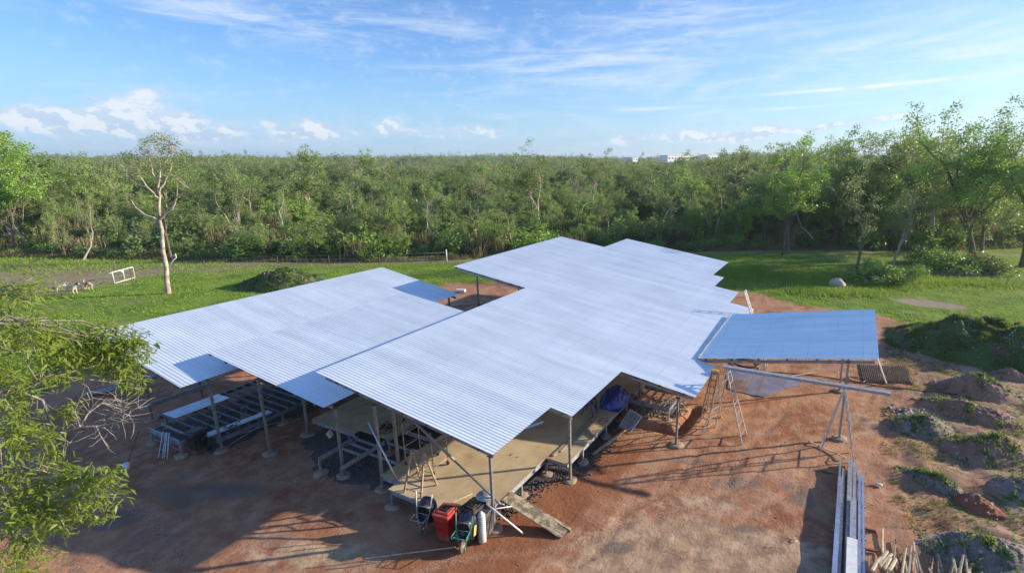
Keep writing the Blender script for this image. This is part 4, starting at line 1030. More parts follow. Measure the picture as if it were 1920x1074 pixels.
single(1560, 452, 285, 'olive green tree in the wood right of the dense bright tree', seed=52, H=12.8, trunk_h=.38, r=.2, depth=4, n=(3, 3, 3, 4), spread=.55, leaf=.26, per=32, rad=.9, leaf_m='leaf')
single(1705, 450, 275, 'broad tree in the wood behind the slender grey trunked tree', seed=53, H=13.5, trunk_h=.36, r=.2, depth=4, n=(3, 3, 3, 4), spread=.55, leaf=.26, per=32, rad=.9, leaf_m='leaf')
single(1008, 440, 310, 'tall tan trunked tree in the wood above the left tip of the highest roof', seed=54, H=11.8, trunk_h=.42, r=.2, depth=4, n=(3, 3, 3, 4), spread=.6, leaf=.24, per=24, rad=.85, bark='pale_bark', leaf_m='leaf_olive')
single(1108, 425, 320, 'pale straight trunked tree in the wood above the notch in the highest roof', seed=55, H=11.5, trunk_h=.6, r=.17, depth=3, n=(3, 3, 4), spread=.55, leaf=.24, per=14, rad=.55, bark='pale_bark', leaf_m='leaf_olive')
single(30, 470, 285, 'tall green tree at the left edge of the wood', seed=56, H=13, trunk_h=.35, r=.2, depth=4, n=(3, 3, 3, 4), spread=.58, leaf=.25, per=32, rad=.9, leaf_m='leaf_bright')
def dead(px_, py_, H, seed, label, lean=.2):
    g_ = np.random.default_rng(seed); p = G(px_, py_); tubes = []; tips = []
    spec = dict(wob=.2, up=.4, taper=.5, n=(2, 2, 3), spread=.6)
    limb(g_, (p.x, p.y, -.1), (g_.normal()*lean, g_.normal()*lean, 1), H*.6, .13, 3, spec, tubes, tips)
    b = MB()
    for pp, rr in tubes: b.tube([tuple(q_) for q_ in pp], [float(x) for x in rr], 6 if rr[0] > .05 else 4, cap=False)
    o = b.build('dead_tree', 'deadwood', None, (p.x, p.y, 0)); tag(o, label, 'dead tree')
dead(545, 455, 9, 3, 'bare curved white limbed dead tree in the wood left of centre')
dead(655, 452, 9.5, 4, 'bare forked dead tree in the wood above the lowest left roof')
dead(155, 487, 5.5, 6, 'leaning pale dead stem at the edge of the wood near the dogs', .5)
dead(975, 470, 6, 8, 'grey dead stub in front of the tan trunked tree')
dead(1150, 462, 4.5, 9, 'charred leaning dead stump behind the highest roof', .4)
for k, (x_, y_, H_, lb) in enumerate([(440, 452, 8.5, 'bare pale branched tree in the wood right of the pale gum tree'), (480, 440, 9.5, 'thin bare grey tree deep in the wood right of the pale gum tree'), (720, 448, 8, 'bare twiggy tree in the wood above the ridge of the lowest roof'), (790, 455, 7.5, 'small leafless tree in the wood above the white post'),
        (890, 445, 9, 'pale leafless tree in the wood left of the tan trunked tree'), (1075, 440, 9, 'leafless white limbed tree above the far peak of the highest roof'), (1230, 450, 8.5, 'bare grey tree above the second peak of the highest roof'), (1340, 452, 9, 'leafless tree left of the dense bright green tree'), (60, 468, 8, 'bare slanting tree in the wood at the far left'), (1530, 462, 10, 'bare dark tree right of the dense bright green tree')]): dead(x_, y_, H_, 200+k, lb, .3)
# shrubs round the lawn trees
def shrub(px_, py_, s, seed, label, lm='leaf_dark', leaf=.13, sx_=1.2, per=22):
    V, Fq, hue = bush_mesh(seed, 1., leaf, int(34*max(1, s)), int(per*(1.3 if s > 1 else 1))); p = G(px_, py_); o = npmesh('lawn_shrub', V*np.array([s*sx_, s, s*.85]), Fq, lm, hue); o.location = (p.x, p.y, -.05); tag(o, label, 'shrub')
shrub(1640, 530, 2.3, 81, 'bushy shrub between the thin tree and the twisted tree', 'leaf', .15)
shrub(1678, 532, 1.6, 82, 'low dark shrub at the foot of the twisted grey tree', 'leaf_dark')
shrub(1715, 518, 1.3, 83, 'pale leafed sapling right of the twisted grey tree', 'leaf_bright')
shrub(1775, 508, 2.6, 84, 'wide green shrub left of the tallest tree', 'leaf')
shrub(1830, 508, 2.4, 85, 'brownish shrub under the tallest tree', 'leaf_olive')
shrub(1868, 514, 1.6, 86, 'low dark shrub right of the tallest tree', 'leaf_dark')
shrub(1600, 536, .6, 87, 'small tuft of leaves in front of the thin tree', 'leaf')
shrub(1432, 503, .45, 88, 'tiny dark bush alone on the bright lawn', 'leaf_dark', .1)
shrub(1745, 494, 2.2, 89, 'rounded shrub behind the pale sapling', 'leaf_dark')
shrub(1575, 490, 1.0, 90, 'shrub at the wood edge between fence post and thin tree', 'leaf')
shrub(1802, 733, .38, 91, 'yellow green leafy plant on the bare brown heap', 'leaf_near', .12, 1.2, 8)
shrub(1827, 762, .25, 92, 'small leafy plant in front of the yellow green one', 'leaf_near', .1, 1.2, 8)
shrub(1695, 985, .3, 93, 'dark green weed clump near the firewood', 'weeds', .07, 1.5)
shrub(1728, 673, .3, 94, 'thin pale weed at the foot of the big grassy mound', 'leaf_near', .08, .8, 6)

# ------------------------------------------------------------------ grass
def tufts(name, label, N, sampler, h, w, m, seed, blades=3):
    g_ = np.random.default_rng(seed); XY = sampler(g_, N); N = len(XY)
    z = XY[:, 2] if XY.shape[1] > 2 else ground_z(XY[:, 0], XY[:, 1])
    base = np.stack([XY[:, 0], XY[:, 1], z-.01], 1); base = np.repeat(base, blades, 0); n = len(base)
    base[:, :2] += g_.normal(size=(n, 2))*w*1.6
    hh = h*(.5+g_.random((n, 1))); d = g_.normal(size=(n, 3))*.45; d[:, 2] = 1
    s = g_.normal(size=(n, 3)); s[:, 2] = 0; s = s/np.linalg.norm(s, axis=1, keepdims=True)*w
    V = np.stack([base-s, base+s, base+d*hh], 1).reshape(-1, 3)
    o = npmesh(name, V, np.arange(n*3).reshape(-1, 3), m, np.clip(np.repeat(vnoise(XY[:, 0]*.5, XY[:, 1]*.5, seed, 3), blades)+g_.normal(size=n)*.15, 0, 1)); tag(o, label, 'grass', kind='stuff'); return o
def lawn_s(g_, N):
    bd = g_.uniform(-52, 46, N); dd = np.sqrt(g_.uniform(38**2, 100**2, N)); b_ = np.radians(bd); X_ = np.sin(b_)*dd; Y_ = np.cos(b_)*dd
    x = X_*ca-Y_*sa; y = X_*sa+Y_*ca; s1, w1, dr, ba, tr = zones(x, y)
    k = (g_.random(N) > sstep(vnoise(x*.4, y*.4, 93, 5), .50, .66)*.8)*(g_.random(N) > s1*1.0)*(g_.random(N) > w1)*(g_.random(N) > ba)*(g_.random(N) > dr*.97)*(g_.random(N) > tr*.9)
    return np.stack([x, y], 1)[k.astype(bool)]
tufts('lawn_grass', 'short bright green grass of the lawn around the site', 210000, lawn_s, .10, .022, 'grass', 1)
def longer(g_, N):
    c = [(G(1570, 548), 2.2, .8), (G(1400, 512), 4, 1.2), (G(1640, 535), 3, 1), (G(1470, 520), 6, 2), (G(60, 495), 14, 3), (G(1780, 530), 5, 1.0)]
    k = g_.integers(0, len(c), N); o = np.array([[c[i_][0].x, c[i_][0].y, c[i_][1], c[i_][2]] for i_ in k]); xx = g_.normal(size=N)*o[:, 2]; yy = g_.normal(size=N)*o[:, 3]
    return np.stack([o[:, 0]+xx*ca-yy*sa, o[:, 1]+xx*sa+yy*ca], 1)
tufts('long_grass', 'longer unmown grass tufts round the rock and shrubs on the lawn', 14000, longer, .30, .03, 'grass', 2)
def mound_s(g_, N):
    out = []
    for (o, x, y, z, r), f in zip(MOUNDS, [.66, .16, .008, .012, .008, .014, .0, .010, .004, .006, .008]):
        n_ = int(N*f); 
        if n_ == 0: continue
        k = g_.integers(0, len(x)-1, n_); k = k[(vnoise(x[k]*1.3, y[k]*1.3, 5, 4) > .50)]; f2 = g_.random(len(k)); j = np.minimum(k+1, len(x)-1)
        out.append(np.stack([x[k]*(1-f2)+x[j]*f2, y[k]*(1-f2)+y[j]*f2, z[k]*(1-f2)+z[j]*f2], 1))
    return np.concatenate(out)
tufts('mound_weeds', 'dark green weeds and grass growing on the earth mounds', 26000, mound_s, .16, .03, 'weeds', 3)
def right_s(g_, N):
    x = g_.uniform(1.2, 15, N); y = g_.uniform(14, 44, N); k = (vnoise(x*.55, y*.55, 44, 5) > .54)*(inpoly(x, y, [(2.6, 12), (2.2, 24), (2.6, 33), (3, 41), (20, 44), (20, 12)]) > 0)
    return np.stack([x, y], 1)[k.astype(bool)]
tufts('site_weeds', 'patchy low weeds on the disturbed earth at the right', 42000, right_s, .07, .014, 'weeds', 4)
def dry_s(g_, N):
    t_ = g_.random(N)*14.8; P_ = np.array([edge_point(min(q_, 14.9)) for q_ in t_]); k = 1+g_.uniform(-.02, .06, N); return P_*k[:, None]
tufts('dry_grass', 'straw coloured dead grass along the foot of the wood', 15000, dry_s, .45, .03, 'dryleaf', 5)

# ------------------------------------------------------------------ foreground tree
def fore_tree():
    base = bearing(-62, 9.5); root = thing('foreground_tree', 'near leafy wattle tree with drooping yellow green leaves and bare grey twigs at the left', 'tree', (base[0], base[1], 0))
    g_ = np.random.default_rng(71)
    def W(x, y, dep):
        d = ray(x, y); dd = dep/(d.x*-sa+d.y*ca); return Vector((d.x*dd, d.y*dd, CH+d.z*dd))
    b = MB(); bt = Vector((base[0], base[1], -.2)); fork = Vector((base[0], base[1], 4.2))+Vector((.3, .4, 0))
    b.tube([bt, bt.lerp(fork, .5)+Vector((.1, -.1, 0)), fork], [.26, .2, .17], 10, cap=False)
    hubs = [W(-60, 600, 6.6), W(-50, 760, 6.4), W(-70, 930, 6.0), W(-30, 1080, 6.0)]
    for h in hubs: b.tube([fork, fork.lerp(h, .5)+Vector(g_.normal(size=3))*.25, h], [.11, .08, .05], 8, cap=False)
    T = []
    # clumps of foliage: picture place, depth, radius (m), leaves
    cl = [(225, 655, 7.2, .2), (250, 668, 7.3, .17), (200, 650, 7.2, .2), (175, 650, 7.1, .22), (228, 690, 7.2, .14), (20, 545, 6.6, .34), (60, 560, 6.8, .30), (35, 600, 6.4, .38), (85, 620, 6.7, .30), (10, 650, 6.3, .36), (60, 665, 6.5, .36), (110, 650, 6.9, .28), (140, 640, 7.1, .22), (170, 635, 7.2, .20), (205, 628, 7.3, .19), (235, 640, 7.3, .20), (262, 655, 7.3, .17),
          (215, 668, 7.2, .14), (180, 665, 7.1, .2), (140, 680, 7.0, .2), (95, 700, 6.7, .26), (40, 710, 6.5, .28), (5, 730, 6.3, .3), (275, 640, 7.4, .13), (240, 700, 7.2, .12), (262, 722, 7.2, .10), 
          (15, 790, 6.1, .28), (50, 805, 6.1, .25), (75, 830, 6.1, .2), (20, 850, 5.9, .32), (60, 870, 5.9, .26), (95, 890, 5.9, .2), (25, 910, 5.7, .32), (70, 930, 5.8, .28), (110, 930, 5.8, .22), (130, 770, 6.5, .1),
          (15, 970, 5.5, .34), (60, 985, 5.6, .28), (95, 965, 5.7, .2), (30, 1040, 5.4, .34), (75, 1035, 5.5, .2), (5, 1090, 5.3, .3), (185, 905, 5.9, .19), (205, 930, 5.9, .18), (220, 895, 5.9, .13), (165, 935, 5.9, .17), (190, 955, 5.9, .13), (150, 900, 5.9, .13),
          (40, 540, 7.0, .15), (8, 600, 6.8, .3), (120, 985, 5.6, .14), ]
    for x, y, dep, r_ in cl:
        c = W(x, y, dep); h = min(hubs, key=lambda q_: (q_-c).length); mid = h.lerp(c, .55)+Vector(g_.normal(size=3))*.12+Vector((0, 0, .1))
        b.tube([h, mid, c], [.024, .014, .006], 5, cap=False)
        for k in range(6):
            e = c+Vector(rand_dirs(1, g_)[0])*r_*1.0; b.tube([mid.lerp(c, .6), e], [.006, .003], 4, cap=False)
            T.append((e, r_*.55)); T.append((mid.lerp(e, .8), r_*.5))
    # bare grey twigs reaching to the right
    bare = [([(-30, 770), (40, 735), (80, 750), (90, 775)], [.03, .022, .016, .008], 6.5), ([(20, 820), (110, 815), (150, 800), (190, 798), (225, 790), (262, 792)], [.022, .018, .014, .011, .008, .003], 6.6),
            ([(150, 800), (165, 775), (190, 755), (210, 745)], [.012, .009, .006, .003], 6.6), ([(190, 798), (215, 775), (235, 760), (258, 752)], [.010, .008, .005, .003], 6.7), ([(180, 798), (190, 820), (205, 838)], [.008, .005, .003], 6.6),
            ([(215, 778), (225, 770), (228, 745)], [.006, .004, .003], 6.7), ([(235, 760), (250, 768), (262, 762)], [.005, .004, .002], 6.7), ([(150, 800), (140, 770), (150, 745), (170, 730)], [.010, .007, .005, .002], 6.5), ([(225, 790), (240, 778), (252, 780)], [.005, .004, .002], 6.6),
            ([(60, 905), (100, 890), (140, 905), (175, 918)], [.018, .014, .010, .005], 5.9), ([(100, 890), (75, 880), (55, 870)], [.010, .008, .004], 5.9), ([(130, 900), (165, 885), (195, 870)], [.008, .005, .003], 5.9),
            ([(165, 775), (175, 760), (172, 742)], [.005, .003, .002], 6.6), ([(190, 755), (205, 757), (220, 748)], [.004, .003, .002], 6.6), ([(110, 815), (130, 830), (150, 826)], [.007, .004, .002], 6.4)]
    for pp, rr, dep in bare:
        pts = [W(x, y, dep+g_.normal()*.08) for x, y in pp]; b.tube(pts, rr, 6, cap=False)
        for i_ in range(len(pts)-1):
            for k in range(3):
                p0 = pts[i_].lerp(pts[i_+1], g_.random()); dd = (pts[i_+1]-pts[i_]).normalized()*.6+Vector(rand_dirs(1, g_)[0])*.7; p1 = p0+dd.normalized()*g_.uniform(.08, .22)
                p2 = p1+(dd.normalized()+Vector(rand_dirs(1, g_)[0])*.6).normalized()*g_.uniform(.05, .12); b.tube([p0, p1, p2], [.004, .003, .0015], 4, cap=False)
    b.build('trunk', 'greytimber', root)
    # drooping sickle leaves: folded strips of four faces
    V = []; Fs = []; hu = []
    for c, r_ in T:
        n_ = int(8+r_*54); ch = g_.random()**1.3
        for k in range(n_):
            p = np.array(c)+rand_dirs(1, g_)[0]*r_*g_.random()**.5*1.25
            d = rand_dirs(1, g_)[0]; d[2] = d[2]*.5-.55*g_.random(); d /= np.linalg.norm(d); s = np.cross(d, rand_dirs(1, g_)[0]); s /= np.linalg.norm(s)
            L = g_.uniform(.05, .12); wdt = L*g_.uniform(.1, .17); o = len(V); cur = np.array([0, 0, -1.])*L*.35
            for f, ww in ((0, .15), (.33, .9), (.66, .8), (1., .05)):
                q_ = p+d*L*f+cur*f*f; V.append(q_-s*wdt*ww); V.append(q_+s*wdt*ww)
            for i_ in range(3): Fs.append((o+i_*2, o+i_*2+1, o+i_*2+3, o+i_*2+2)); hu.append(min(1, max(0, ch*.6+g_.random()*.4)))
    V = np.array(V)-np.array(root['_o']); npmesh('crown', V, np.array(Fs), 'leaf_near', np.array(hu), root, smooth=True)
fore_tree()

# ------------------------------------------------------------------ site equipment
def ladder_frame(b, p0, p1, q0, q1, n, r=.02, rr=.014, f0=.1, f1=.95):
    """two stiles p0-p1 and q0-q1 joined by n rungs"""
    p0, p1, q0, q1 = map(Vector, (p0, p1, q0, q1)); b.bar(p0, p1, r*2, r*2.6); b.bar(q0, q1, r*2, r*2.6)
    for k in range(n):
        f = f0+(f1-f0)*k/max(1, n-1); b.bar(p0.lerp(p1, f), q0.lerp(q1, f), rr*2, rr*2)
def trestle(name, label, feet, top, n, mt='alu', r=.02):
    """folding trestle: two ladder frames hinged at the top; feet = two pairs, top = two points"""
    o = thing(name, label, 'trestle', tuple(sum((Vector(f) for pr in feet for f in pr), Vector())/4))
    for pr in feet:
        b = MB(); ladder_frame(b, pr[0], top[0], pr[1], top[1], n, r); b.build('ladder_frame', mt, o)
    b = MB(); b.tube([top[0], top[1]], r*1.6, 8); b.build('hinge', mt, o)
    return o
trestle('trestle', 'folding timber trestle standing on the front deck', (((-12.94, 10.97, DZ), (-12.19, 11.0, DZ)), ((-12.94, 11.73, DZ), (-12.21, 11.79, DZ))), ((-12.79, 11.34, 2.22), (-12.25, 11.37, 2.24)), 4, 'timber', .024)
trestle('trestle', 'splayed aluminium trestle under the left end of the long plank', (((-5.0, 20.62, 0), (-4.62, 21.55, 0)), ((-3.22, 20.62, 0), (-3.19, 21.5, 0))), ((-4.15, 20.95, 3.15), (-4.12, 21.3, 3.15)), 7)
trestle('trestle', 'splayed aluminium trestle under the right end of the long plank', (((-.20, 21.1, 0), (-.17, 22.0, 0)), ((1.12, 21.35, 0), (1.1, 22.2, 0))), ((.45, 21.4, 3.03), (.47, 21.78, 3.03)), 7)
q = MB(); q.bar((-4.35, 21.12, 3.24), (2.08, 21.62, 3.13), .24, .05); q.bar((-4.3, 21.02, 3.19), (2.06, 21.52, 3.08), .02, .07); pk = q.build('scaffold_plank', 'galv', None, (-1, 21.4, 0)); tag(pk, 'long grey plank laid across the two splayed trestles', 'plank')
# step ladder with yellow feet
o = thing('step_ladder', 'tall step ladder with yellow feet under the corner of the highest roof', 'ladder', (-5.2, 21.9, 0))
b = MB(); ladder_frame(b, (-5.35, 21.56, .05), (-5.0, 21.95, 2.6), (-4.94, 21.5, .05), (-4.72, 21.9, 2.6), 8, .02, .02); b.build('step_frame', 'timber', o)
b = MB(); ladder_frame(b, (-5.3, 22.75, .05), (-5.0, 22.0, 2.6), (-4.62, 22.6, .05), (-4.72, 21.95, 2.6), 3, .02, .012); b.build('rear_frame', 'alu', o)
for p in ((-5.35, 21.56), (-4.94, 21.5), (-5.3, 22.75), (-4.62, 22.6)): b = MB(); b.box((p[0], p[1], .05), (.08, .08, .1)); b.build('foot', 'yellow', o)
b = MB(); b.box((-4.86, 21.95, 2.62), (.34, .16, .05)); b.build('top_cap', 'yellow', o)
# ladder poking up behind the roof tip
o = thing('ladder', 'pale extension ladder leaning on the highest roof and sticking up above its tip', 'ladder', (-3.9, 31.6, 0))
b = MB(); ladder_frame(b, (-3.98, 31.45, 0), (-5.5, 31.55, 4.05), (-3.98, 31.85, 0), (-5.5, 31.95, 4.05), 14, .028, .018); b.build('ladder_frame', 'alu', o)
b = MB(); ladder_frame(b, (-3.55, 29.3, 0), (-4.2, 29.4, 2.75), (-3.52, 29.7, 0), (-4.17, 29.8, 2.75), 8, .025, .016); lx = b.build('ladder', 'alu', None, (-3.6, 29.5, 0)); tag(lx, 'short ladder leaning under the carport behind the puddle', 'ladder')
b = MB(); b.tube([(2.0, 29.4, 0.02), (1.68, 30.4, 3.6)], .035, 8) if False else None
# pale pole leaning against the far right corner of the carport
pa = G(1662, 719); b = MB(); b.bar(pa, (1.66, 28.8, 2.6), .06, .06); pl_ = b.build('leaning_pole', 'white', None, tuple(pa)); tag(pl_, 'white pole leaning on the right edge of the carport roof', 'pole')
# scaffold tower on the deck
o = thing('mobile_scaffold', 'low mobile scaffold frame on castors behind the deck trestle', 'scaffold', (-13.4, 12.6, DZ))
b = MB()
for a in (-14.15, -12.75):
    for b_ in (12.2, 12.95): b.tube([(a, b_, DZ+.16), (a, b_, 2.45)], .022, 8)
for z_ in (1.0, 1.5, 2.0):
    for a in (-14.15, -12.75): b.tube([(a, 12.2, z_), (a, 12.95, z_)], .018, 6)
for b_ in (12.2, 12.95): b.tube([(-14.15, b_, 1.02), (-12.75, b_, 1.9)], .016, 6); b.tube([(-14.15, b_, 2.2), (-12.75, b_, 2.2)], .016, 6); b.tube([(-14.15, b_, 1.3), (-12.75, b_, 1.3)], .016, 6)
b.build('frame', 'timber', o)
for a in (-14.15, -12.75):
    for b_ in (12.2, 12.95):
        b = MB(); b.lathe((a, b_-.02, DZ+.08), [(.08, 0), (.08, .04)], 12, Matrix.Rotation(R(-90), 3, 'X')); b.build('castor', 'rust', o)
# loose prop on the ground in front of the corner post
b = MB(); b.tube([(-9.68, 11.45, 1.0), (-8.58, 11.83, .03)], .03, 8); b.tube([(-9.7, 11.9, .78), (-9.25, 11.75, .95)], .02, 8); b.tube([(-9.75, 11.3, .86), (-9.1, 11.95, .8)], .018, 8); s_ = b.build('steel_prop', 'white', None, (-9, 11.7, 0)); tag(s_, 'white adjustable prop sloping to the ground at the front corner post', 'prop')
# ramp
b = MB(); Ra = [Vector((-9.62, 12.12, DZ+.03)), Vector((-9.62, 12.66, DZ+.03)), Vector((-7.3, 12.76, .04)), Vector((-7.42, 12.2, .04))]
dn = Vector((0, 0, -.035)); b.add(Ra+[p+dn for p in Ra], [(0, 3, 2, 1), (4, 5, 6, 7), (0, 1, 5, 4), (1, 2, 6, 5), (2, 3, 7, 6), (3, 0, 4, 7)])
m, t, bs = mat('muddy_ply'); g__ = t.n.new('ShaderNodeNewGeometry'); Pn = g__.outputs['Position']
t.put(bs.inputs['Base Color'], t.mix(t.ramp(t.noise(Pn, 4, 7, .7), .42, .62), (.13, .10, .065), (.40, .33, .22))); bs.inputs['Roughness'].default_value = .9; bump(t, bs, t.noise(Pn, 20, 4), .3); M['ply'] = m
o = thing('ramp', 'mud stained plywood ramp leading down from the front deck', 'ramp', (-8.4, 12.4, 0)); b.build('ramp_board', 'ply', o)
b = MB(); b.bar((-9.6, 12.22, DZ-.05), (-7.38, 12.26, -.0), .045, .09); b.bar((-9.6, 12.58, DZ-.05), (-7.25, 12.66, 0.), .045, .09); b.build('ramp_rail', 'timber', o)
# wheelie bins
def wheelie(name, label, x, y, rz, body, lid, lidtop=None, s=1.):
    o = thing(name, label, 'bin', (0, 0, 0)); w0, w1, d0, d1, h = .40, .54, .44, .60, .96
    b = MB(); vs = [Vector((a*w/2, c*d/2, z)) for z, w, d in ((.03, w0, d0), (.5, .47, .53), (h, w1, d1)) for a, c in ((-1, -1), (1, -1), (1, 1), (-1, 1))]
    b.add(vs, [(3, 2, 1, 0)]+[(k*4+i_, k*4+(i_+1) % 4, k*4+4+(i_+1) % 4, k*4+4+i_) for k in range(2) for i_ in range(4)]+[(8, 9, 10, 11)])
    b.box((0, 0, h-.02), (w1+.05, d1+.05, .05)); b.box((0, -d1/2-.03, h-.08), (.3, .03, .03)); bo = b.build('body', body, o, bevel=.02)
    b = MB(); b.box((0, .0, h+.035), (w1+.05, d1+.07, .05)); b.box((0, .02, h+.075), (w1-.1, d1-.14, .04)); b.build('lid', lid, o, bevel=.018)
    if lidtop: b = MB(); b.box((0, .05, h+.105), (w1-.26, d1-.3, .025)); b.build('lid_panel', lidtop, o, bevel=.005)
    b = MB(); b.tube([(-.2, d1/2+.1, h-.02), (.2, d1/2+.1, h-.02)], .018, 8); b.bar((-.2, d1/2, h-.03), (-.2, d1/2+.1, h-.02), .03, .03); b.bar((.2, d1/2, h-.03), (.2, d1/2+.1, h-.02), .03, .03); b.build('handle', body, o)
    for sx_ in (-1, 1):
        b = MB(); b.lathe((sx_*.24-.025, d0/2+.04, .1), [(.1, 0), (.1, .05)], 16, Matrix.Rotation(R(90), 3, 'Y')); b.build('wheel', 'rubber', o)
    o.location = (x, y, 0); o.rotation_euler = (0, 0, rz); return o
wheelie('wheelie_bin', 'red wheeled bin with orange and black lid in front of the deck', -10.72, 10.62, R(8), 'red', 'redlid', 'blackp')
wheelie('wheelie_bin', 'black wheeled bin at the deck corner behind the green wheelbarrow', -10.1, 11.22, R(-6), 'darkp', 'blackp', 'blackp')
wheelie('wheelie_bin', 'black wheeled bin in shade at the corner of the left floor frame', -23.55, 9.75, R(12), 'blackp', 'darkp')
b = MB(); b.box((-9.72, 11.35, .42), (.36, .4, .84)); b.box((-9.72, 11.35, .86), (.4, .44, .05)); o = b.build('storage_tub', 'darkp', None, (-9.72, 11.35, 0), bevel=.02); tag(o, 'dark grey lidded tub beside the front corner post', 'tub')
b = MB(); b.lathe((-10.0, 11.72, 1.03), [(.26, 0), (.3, .03), (.3, .05)], 20, Matrix.Rotation(R(4), 3, 'X')); o = b.build('dish', 'galv', None, (-10, 11.72, 1)); tag(o, 'round grey pan lying on the bins by the corner post', 'pan')
# ribbed column (stack of rings)
b = MB(); prof = []
for k in range(13):
    z0 = k*.073; prof += [(.13, z0), (.13, z0+.045), (.105, z0+.05), (.105, z0+.07)]
prof += [(.11, .955), (.05, 1.0), (.04, 1.04)]
b.lathe((0, 0, 0), prof, 20); o = b.build('ribbed_column', 'ribbed', None, (0, 0, 0)); o.location = (-9.58, 10.98, 0); o.rotation_euler = (R(-4), R(-3), 0); tag(o, 'pale ribbed plastic column standing beside the green wheelbarrow', 'column')
# wheelbarrows stood on end, wheel down
def barrow(label, x, y, rz, lean, tubem, traym, lab=True, handle='rubber'):
    o = thing('wheelbarrow', label, 'wheelbarrow', (0, 0, 0))
    # built upright: z up along the handles, tray towards +y, legs towards -y
    b = MB()
    for s in (-1, 1):
        b.tube([(s*.06, 0, .02), (s*.12, 0, .30), (s*.24, .0, .80), (s*.29, 0, 1.42)], .017, 8)
        b.tube([(s*.22, 0, .72), (s*.24, -.34, .66), (s*.24, -.34, .60), (s*.18, 0, .50)], .013, 8)
    b.tube([(-.24, -.34, .63), (.24, -.34, .63)], .012, 8); b.tube([(-.21, 0, .70), (.21, 0, .70)], .013, 8); b.tube([(-.07, 0, .02), (.07, 0, .02)], .02, 8)
    b.tube([(-.25, 0, .95), (.25, 0, .95)], .012, 8); b.tube([(-.1, 0, .02), (-.02, .26, .16), (.02, .26, .16), (.1, 0, .02)], .012, 8)
    b.build('frame', tubem, o)
    b = MB(); n_ = 18; rings = []
    for zz, hw, hl, cz_ in ((.03, .20, .28, .66), (.12, .26, .36, .66), (.30, .33, .46, .68), (.315, .345, .475, .68)):
        for i_ in range(n_):
            a = 2*math.pi*i_/n_; ex = 2.6; cx = abs(math.cos(a))**(2/ex)*math.copysign(1, math.cos(a)); cy = abs(math.sin(a))**(2/ex)*math.copysign(1, math.sin(a)); rings.append((hw*cx, zz, cz_+hl*cy))
    for zz, hw, hl, cz_ in ((.29, .315, .44, .68), (.13, .245, .34, .66), (.05, .19, .27, .66)):
        for i_ in range(n_):
            a = 2*math.pi*i_/n_; ex = 2.6; cx = abs(math.cos(a))**(2/ex)*math.copysign(1, math.cos(a)); cy = abs(math.sin(a))**(2/ex)*math.copysign(1, math.sin(a)); rings.append((hw*cx, zz, cz_+hl*cy))
    b.smooth = True; b.add(rings, [(k*n_+i_, k*n_+(i_+1) % n_, (k+1)*n_+(i_+1) % n_, (k+1)*n_+i_) for k in range(6) for i_ in range(n_)]+[tuple(range(n_)), tuple(range(6*n_, 7*n_))]); tr_o = b.build('tray', traym, o)
    if lab: b = MB(); b.box((.318, .19, .66), (.012, .10, .34), rot=Matrix.Rotation(R(-20), 3, 'Z')); b.build('label_patch', 'yellabel', tr_o)
    Mw = Matrix.Rotation(R(90), 3, 'Y'); b = MB(); b.lathe((-.045, 0.0, .2), [(.13, 0), (.185, .008), (.2, .045), (.185, .082), (.13, .09)], 22, Mw); wo_ = b.build('wheel', 'dusty', o)
    b = MB(); b.lathe((-.05, 0., .2), [(.02, 0), (.12, .015), (.12, .085), (.02, .1)], 16, Mw); b.build('rim', 'white', wo_)
    for s in (-1, 1):
        b = MB(); b.tube([(s*.282, 0, 1.24), (s*.29, 0, 1.43)], .022, 8); b.build('grip', handle, o)
    o.location = (x, y, 0.0); o.rotation_euler = (lean, R(3), rz); return o
barrow('green framed wheelbarrow stood on end in front of the bins', -9.85, 10.30, R(18), R(-10), 'greenp', 'tray')
barrow('dark wheelbarrow with pale handles stood on end left of the red bin', -11.58, 10.35, R(12), R(-8), 'galv', 'tray', False, 'white')
# sticks and plank by the bins
def plank(name, label, p, q_, w_, h_, m='timber', cat='plank'):
    b = MB(); b.bar(p, q_, w_, h_); o = b.build(name, m, None, tuple((Vector(p)+Vector(q_))/2)); tag(o, label, cat); return o
plank('stick', 'timber stick lying on the deck behind the red bin', (-11.2, 11.0, DZ+.02), (-10.75, 11.95, DZ+.03), .05, .03, 'fresh', 'stick')
plank('lath', 'thin timber lath lying on the shaded ground left of the green wheelbarrow', (-12.3, 8.75, .03), (-10.15, 10.35, .04), .03, .02, 'fresh', 'stick')
for k, (dx_, l0, l1) in enumerate([(0, 15.2, 19.4), (.13, 15.6, 19.2), (.26, 16.4, 18.9)]):
    plank('floor_plank', ['longest pale plank lying along the front deck nearest the house', 'middle one of the three planks lying along the front deck', 'shortest of the three planks lying along the front deck'][k], (-9.47+dx_*.9, l0, DZ+.03), (-9.5+dx_*.9, l1, DZ+.03), .09, .04, 'timber')
plank('timber_offcut', 'short thick timber offcut lying across the front deck edge', (-9.35, 17.6, DZ+.06), (-8.55, 17.2, DZ+.06), .1, .07, 'timber')
plank('timber_offcut', 'small pale timber offcut on the deck near the step', (-9.2, 16.4, DZ+.04), (-8.85, 16.75, DZ+.05), .07, .04, 'fresh')
plank('timber_beam', 'long timber beam lying on the earth beside the front deck', (-8.62, 16.97, .05), (-8.0, 20.3, .12), .09, .09, 'timber', 'beam')
